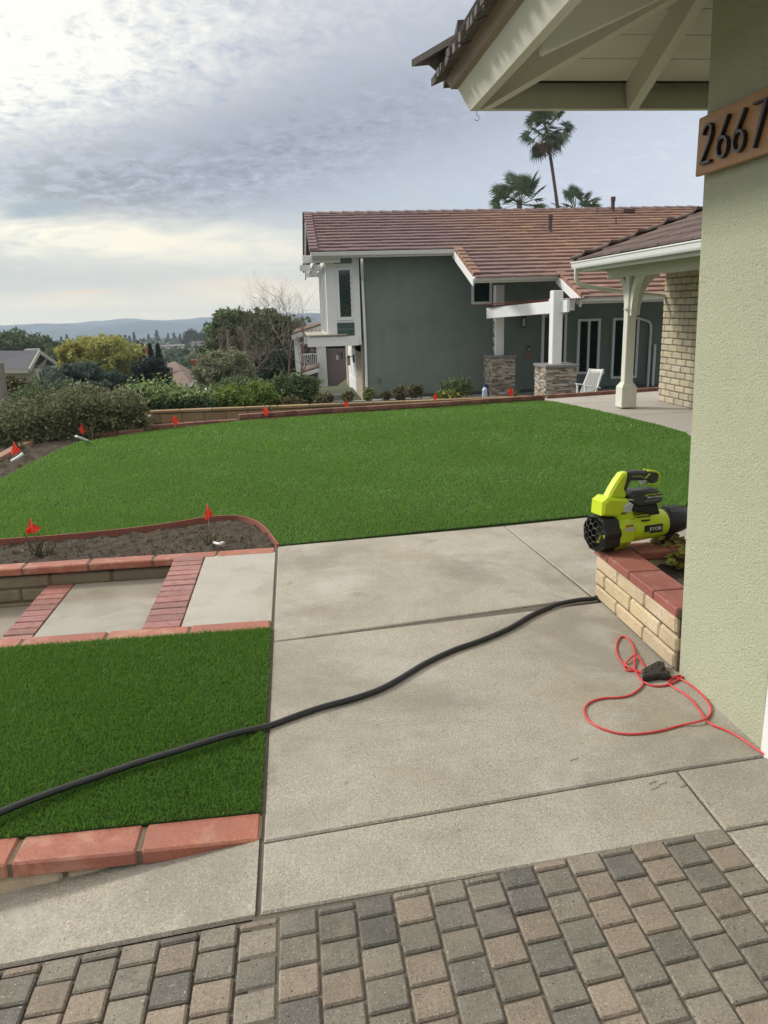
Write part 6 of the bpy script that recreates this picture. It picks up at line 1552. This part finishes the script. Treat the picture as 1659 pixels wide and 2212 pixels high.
# brown roofed house
t = thing('valley_house', 'house with brown hip roof and red brick chimneys between cypresses and olive tree', 'house', tuple(PY(390, 850, 50)))
m = MB(); p0, p1, p2, p3 = PY(362, 832, 50), PY(420, 842, 44), PY(424, 812, 52), PY(378, 785, 56)
p4 = PY(448, 838, 50); p5 = PY(362, 790, 56)
m.slab([p0, p1, p2, p3, p5], .15); m.slab([p1, p4, PY(436, 815, 54), p2], .15); m.build('roof', M_brownroof, t)
m = MB(); m.box(((PY(362, 832, 50).x+PY(440, 832, 50).x)/2, 52, -5.6), (2.2, 6, 2.4)); m.add([PY(363, 820, 54), PY(379, 818, 52), PY(379, 850, 52), PY(363, 850, 54)], [(0, 1, 2, 3)]); m.build('wall', M_beige, t)
yg_ = 43.5; g0, g1, g2 = PY(405, 841, yg_), PY(441, 838, yg_), PY(421, 823, yg_)
m = MB(); m.add([g0, g1, g2], [(0, 1, 2)]); m.build('gable', mat('blue_grey_siding', (.22, .25, .27), .8), t)
m = MB(); m.bar(g0+Vector((0, -.1, 0)), g2+Vector((0, -.1, 0)), .3, .14); m.bar(g2+Vector((0, -.1, 0)), g1+Vector((0, -.1, 0)), .3, .14); m.bar(g0+Vector((0, -.12, -.15)), PY(450, 837, yg_)+Vector((0, -.12, 0)), .3, .12)
m.bar(PY(432, 838, yg_), PY(432, 852, yg_), .1, .1); m.bar(PY(449, 838, yg_), PY(449, 852, yg_), .1, .1); m.build('porch_trim', M_white, t)
m = MB(); c = PY(428, 808, 53); m.box((c.x, 53, c.z-.6), (.62, .5, 2.8)); m.box((c.x, 53, c.z+.85), (.80, .66, .18)); m.build('chimney', M_brick, t)
m = MB(); c = PY(364, 822, 50); m.bar(c, c+Vector((0, 0, -1.1)), .12, .12); m.bar(PY(345, 818, 50), PY(372, 821, 50), .5, .12); m.build('porch', M_beige, t)
t = thing('valley_house', 'white walled house with a red chimney mostly hidden by the dark pine', 'house', tuple(PY(300, 850, 66)))
m = MB(); a, b = PY(262, 800, 66), PY(318, 765, 66); m.box(((a.x+b.x)/2, 68, -5.2), (b.x-a.x, 4, 3.6)); m.build('wall', mat('pale_wall', (.5, .48, .45), .8), t)
m = MB(); m.slab([PY(255, 803, 65), PY(318, 776, 65), PY(312, 762, 69), PY(255, 775, 70)], .15); m.build('roof', M_greyroof, t)
m = MB(); c = PY(315, 762, 70); m.box((c.x, 70, c.z-.6), (.7, .6, 2.2)); m.build('chimney', M_brick, t)
# white commercial building far off, pale block beside it
def bld(u0, u1, v0, v1, y, lab, col=(.62, .6, .56)):
    a, b = PY(u0, v0, y), PY(u1, v1, y); t = thing('commercial_building', lab, 'building', ((a.x+b.x)/2, y, b.z-3)); m = MB(); m.box(((a.x+b.x)/2, y+8, (a.z+b.z)/2-1.5), (b.x-a.x, 16, a.z-b.z+3)); m.build('wall', mat('building_paint', col, .8, n=(.1, .1)), t)
    m = MB(); m.box(((a.x+b.x)/2, y-.1, a.z+.1), (b.x-a.x+.6, .5, .7)); m.build('parapet', mat('parapet_paint', (.36, .32, .29), .8), t)
    m = MB(); m.box(((a.x+b.x)/2, y-.03, (a.z+b.z)/2-.5), ((b.x-a.x)*.9, .1, (a.z-b.z)*.25)); m.build('window_band', M_glass, t)
bld(408, 472, 742, 752, 330, 'long low white building in the valley left of the big tree'); bld(338, 410, 749, 756, 345, 'long pale building partly hidden by the tall cypresses', (.5, .47, .43))
bld(455, 473, 713, 724, 700, 'pale tower block near the far hills beside the big tree', (.35, .33, .30))
# valley trees: some one can tell apart, the rest one mass
VT = [(134, 745, 300, 4, 17, 's', 'faint slender tree left of the yellow tree top'), (146, 742, 290, 4, 22, 's', 'taller faint slender tree just left of the yellow tree top'),
 (262, 742, 380, 5, 16, 's', 'first of a row of slender hazy trees right above the yellow tree'), (272, 742, 390, 5, 22, 's', 'second slender hazy tree of the row above the yellow tree'), (281, 741, 400, 4, 15, 's', 'third slender hazy tree of the row, shorter than its neighbours'),
 (291, 741, 395, 5, 20, 's', 'fourth slender hazy tree of the row, next to the narrow cypress'), (322, 740, 420, 5, 19, 's', 'hazy slender tree between the two narrow cypresses and the dense pair'), (340, 738, 430, 6, 24, 's', 'tall hazy tree rising over the dense cypress pair'),
 (364, 739, 500, 5, 22, 's', 'hazy tree right of the dense cypress pair'), (377, 738, 520, 6, 26, 's', 'tallest hazy tree left of the white building'), (390, 739, 480, 5, 17, 's', 'short hazy tree at the left end of the white building'),
 (412, 738, 300, 15, 24, 'r', 'dark rounded tree standing behind the white building'), (434, 738, 295, 13, 20, 'r', 'smaller dark rounded tree behind the right end of the white building'), (400, 742, 310, 8, 11, 'r', 'low dark bush tree before the left end of the dark rounded tree'),
 (390, 800, 120, 14, 16, 'r', 'green tree just above the brown roof'), (420, 780, 140, 22, 22, 'r', 'green tree below the white building'), (380, 772, 150, 20, 18, 'r', 'pale green tree right of the dense cypresses'), (435, 800, 110, 14, 14, 'r', 'olive bush tree behind the brick chimney'),
 (110, 760, 130, 18, 14, 'r', 'bare brownish tree right of the hazy tree mass'), (288, 764, 120, 14, 9, 'r', 'palm like dark tree at the right shoulder of the yellow tree')]
random.seed(33)
for i, (u, vb, y, w_, h, kd, lab) in enumerate(VT):
    c = PY(u, vb, y); k = y/FOC; rr, hh = w_*k*random.uniform(.7, 1.5), h*k*random.uniform(.7, 1.1); n = 800 if kd == 's' else 3200
    t = thing('slender_tree' if kd == 's' else 'round_tree', lab, 'tree', tuple(c), 'trees on the valley floor')
    if kd == 's': f = rng.random(n); a = rng.uniform(0, 6.28, n); lob = 1+.5*np.sin(f*17+i)*np.cos(a+i); P = np.stack([c.x+rr*.8*lob*(1-f*.7)*np.cos(a)*rng.random(n)**.5, c.y+rr*np.sin(a)*(1-f*.7)*rng.random(n)**.5, c.z+hh*(f*.95+.05)], 1)
    else: P = blob_pts([(c.x, c.y, c.z+hh*.5, rr*.9, rr*.9, hh*.5), (c.x+rr*.35, c.y, c.z+hh*.62, rr*.6, rr*.6, hh*.36)], n, .3, .3, 8, k*2.2)
    V, F = rot_quads(P, k*(2.2 if kd == 's' else 2.4), .6); npmesh('crown', V, F, [LG_dark, LG_mid, LG_olive][0 if y > 200 else 1+(i % 2)], parent=t)
    m = MB(); m.tube([c-Vector((0, 0, 3)), c+Vector((0, 0, hh*.6))], k*.8, 5); m.build('trunk', M_bark, t)
Ps = []
for (y0, y1, n, s, hgt_) in ((70, 130, 3000, 1.0, 3.5), (130, 260, 6000, 1.5, 6), (260, 600, 9000, 2.4, 9), (600, 1150, 11000, 3.6, 9)):
    m_ = n//12; yy = rng.uniform(y0, y1, m_); ux = rng.uniform(-.62, .12, m_)*yy; zz1 = np.array([terr(a, b) for a, b in zip(ux, yy)])
    idx = rng.integers(0, m_, n); sc_ = rng.uniform(.35, 1, m_)[idx]
    P = np.stack([ux[idx]+rng.normal(size=n)*hgt_*.35*sc_, yy[idx]+rng.normal(size=n)*hgt_*.35*sc_, zz1[idx]+np.minimum(np.abs(rng.normal(size=n)), 1.9)*hgt_*.45*sc_], 1); V, F = rot_quads(P, s, .7); Ps.append((V, F))
off = 0; VV, FF = [], []
for V, F in Ps: VV.append(V); FF.append(F+off); off += len(V)
o = npmesh('valley_woodland', np.concatenate(VV), np.concatenate(FF), LG_dark); tag(o, 'hazy mass of far trees and scrub covering the valley floor', 'woodland', kind='stuff')
# mauve neighbour house behind the bare tree
t = thing('mauve_house', 'mauve stucco house with white trim and small balcony behind the bare tree', 'house', tuple(PY(690, 850, 38)))
yv = 38
def qb(u, v, yy=yv): return PY(u, v, yy)
m = MB(); a, b = qb(636, 750), qb(760, 860); m.box(((a.x+b.x)/2+.3, yv+3, (a.z+b.z)/2-.6), (b.x-a.x, 5.6, a.z-b.z+1.2)); 
m.add([qb(636, 752, yv+.2), qb(760, 752, yv+.2), qb(760, 690, yv+.2), qb(705, 705, yv+.2)], [(0, 1, 2, 3)]); m.build('wall', M_mauve, t)
m = MB(); m.slab([qb(632, 726, yv-.6), qb(705, 702, yv-.6), qb(760, 684, yv-.6), qb(760, 678, yv+5), qb(640, 716, yv+5)], .15); m.build('roof', M_brownroof, t)
m = MB(); m.bar(qb(630, 729, yv-.65), qb(760, 687, yv-.65), .08, .20); m.build('bargeboard', M_white, t)
m = MB(); m.bar(qb(641, 730), qb(648, 840), .28, .28); m.build('post', M_white, t)
m = MB(); m.bar(qb(693, 748, yv-.2), qb(700, 860, yv-.2), .30, .45); m.build('post', M_white, t)
m = MB(); a, b = qb(661, 748, yv-.02), qb(686, 786, yv-.02); m.box(((a.x+b.x)/2, yv-.02, (a.z+b.z)/2), (b.x-a.x, .06, a.z-b.z)); m.build('window', M_glass, t)
m = MB()
for k in range(9): c0_ = qb(652+k*4.2, 766, yv-.7); m.bar(c0_, c0_-Vector((0, 0, .62)), .03, .03)
m.bar(qb(650, 766, yv-.7), qb(688, 764, yv-.7), .06, .06); m.bar(qb(650, 794, yv-.7), qb(688, 790, yv-.7), .06, .08); m.build('balcony_railing', M_white, t)
m = MB(); m.slab([qb(655, 806, yv-1.2), qb(690, 796, yv-1.2), qb(690, 786, yv), qb(655, 796, yv)], .12); m.build('lower_roof', M_brownroof, t)
m = MB(); m.bar(qb(655, 810, yv-1.25), qb(690, 799, yv-1.25), .08, .16); m.build('bargeboard', M_white, t)
# ------------------------------------------------------------------ fan palms
M_frond = leafm('palm_frond', (.085, .125, .060), .4, .2); M_dead = leafm('dead_frond', (.20, .145, .085), .3, .1)
def fan(mb, o_, d, L_, R_, droop, nb=19):
    d = d.normalized(); side = d.cross(Vector((0, 0, 1)))
    side = side.normalized() if side.length > 1e-3 else Vector((1, 0, 0)); up_ = side.cross(d).normalized()
    tilt = random.uniform(-.9, .9); side, up_ = side*math.cos(tilt)+up_*math.sin(tilt), up_*math.cos(tilt)-side*math.sin(tilt)
    hub = o_+d*L_-Vector((0, 0, droop*L_*.3)); mb.bar(o_, hub, .045, .03)
    for k in range(nb):
        a = (k/(nb-1)-.5)*math.pi*1.35; dd = (d*math.cos(a)+side*math.sin(a)).normalized(); w_ = R_*.062; n_ = dd.cross(up_).normalized()*w_
        r1 = R_*random.uniform(.85, 1.08); m1 = hub+dd*r1*.55-Vector((0, 0, droop*R_*.10)); tp_ = hub+dd*r1-Vector((0, 0, droop*R_*random.uniform(.3, .55)))
        mb.add([hub, m1+n_, tp_, m1-n_], [(0, 1, 2, 3)])
def palm(lab, u, v, y, vb, ub, r, nf, R_, Lp, dead=0, elr_=(-35, 85), trunkr=.22):
    c = PY(u, v, y); b = PY(ub, vb, y); b.z = -1.5; t = thing('fan_palm', lab, 'palm', tuple(b), 'fan palms behind the grey house'); m = MB()
    b = c.lerp(PY(ub, vb, y), 1.6) if vb > v+40 else b
    m.tube(smooth_path([b, b.lerp(c, .5)+Vector((.06, 0, 0)), c], 5), [trunkr*1.15]*5+[trunkr]*6, 10); m.build('trunk', M_palmbark, t)
    m = MB()
    for k in range(nf):
        e_ = R(random.uniform(*elr_)); a = k*2.399+random.uniform(-.2, .2); d = Vector((math.cos(a)*math.cos(e_), math.sin(a)*math.cos(e_), math.sin(e_))); fan(m, c, d, Lp*random.uniform(.75, 1.1), R_, .55-.4*math.sin(e_))
    m.build('crown', M_frond, t)
    if dead:
        m = MB()
        for k in range(dead): a = random.uniform(0, 6.28); e_ = R(random.uniform(-85, -50)); d = Vector((math.cos(a)*math.cos(e_), math.sin(a)*math.cos(e_), math.sin(e_))); fan(m, c-Vector((0, 0, random.uniform(0, .8))), d, .9, R_*.8, .2, 11)
        m.build('dead_fronds', M_dead, t)
random.seed(8)
palm('tall slender fan palm with a skirt of dead fronds', 1180, 278, 60, 450, 1203, 0, 34, .88, 1.3, 16, (-55, 75), .12)
palm('bushy fan palm left of the tall trunk, just above the ridge', 1122, 440, 58, 470, 1124, 0, 27, .95, 1.75, 0, (-10, 86), .2)
palm('low fan palm right of the tall trunk, showing only its tips', 1242, 456, 58, 480, 1242, 0, 14, .82, 1.35, 0, (10, 86), .2)
# ------------------------------------------------------------------ haze
hz = MB(); X0, X1, Y0, Y1, Z0, Z1 = -1570, 2460, -80, 2050, -62, 21
hz.add([(X0, Y0, Z0), (X1, Y0, Z0), (X1, Y1, Z0), (X0, Y1, Z0), (X0, Y0, Z1), (X1, Y0, Z1), (X1, Y1, Z1), (X0, Y1, Z1)], [(0, 3, 2, 1), (4, 5, 6, 7), (0, 1, 5, 4), (1, 2, 6, 5), (2, 3, 7, 6), (3, 0, 4, 7)])
M_haze = bpy.data.materials.new('haze'); M_haze.use_nodes = True; _t = NT(M_haze.node_tree); _t.n.clear()
_o = _t.new('ShaderNodeOutputMaterial'); _v = _t.new('ShaderNodeVolumePrincipled'); _t.link(_v.outputs[0], _o.inputs['Volume'])
_v.inputs['Density'].default_value = .00042; _v.inputs['Color'].default_value = (.74, .87, 1.0, 1); _v.inputs['Anisotropy'].default_value = .2
o = hz.build('haze', M_haze); tag(o, 'thin blue grey haze filling the air over the valley', 'haze', kind='stuff')
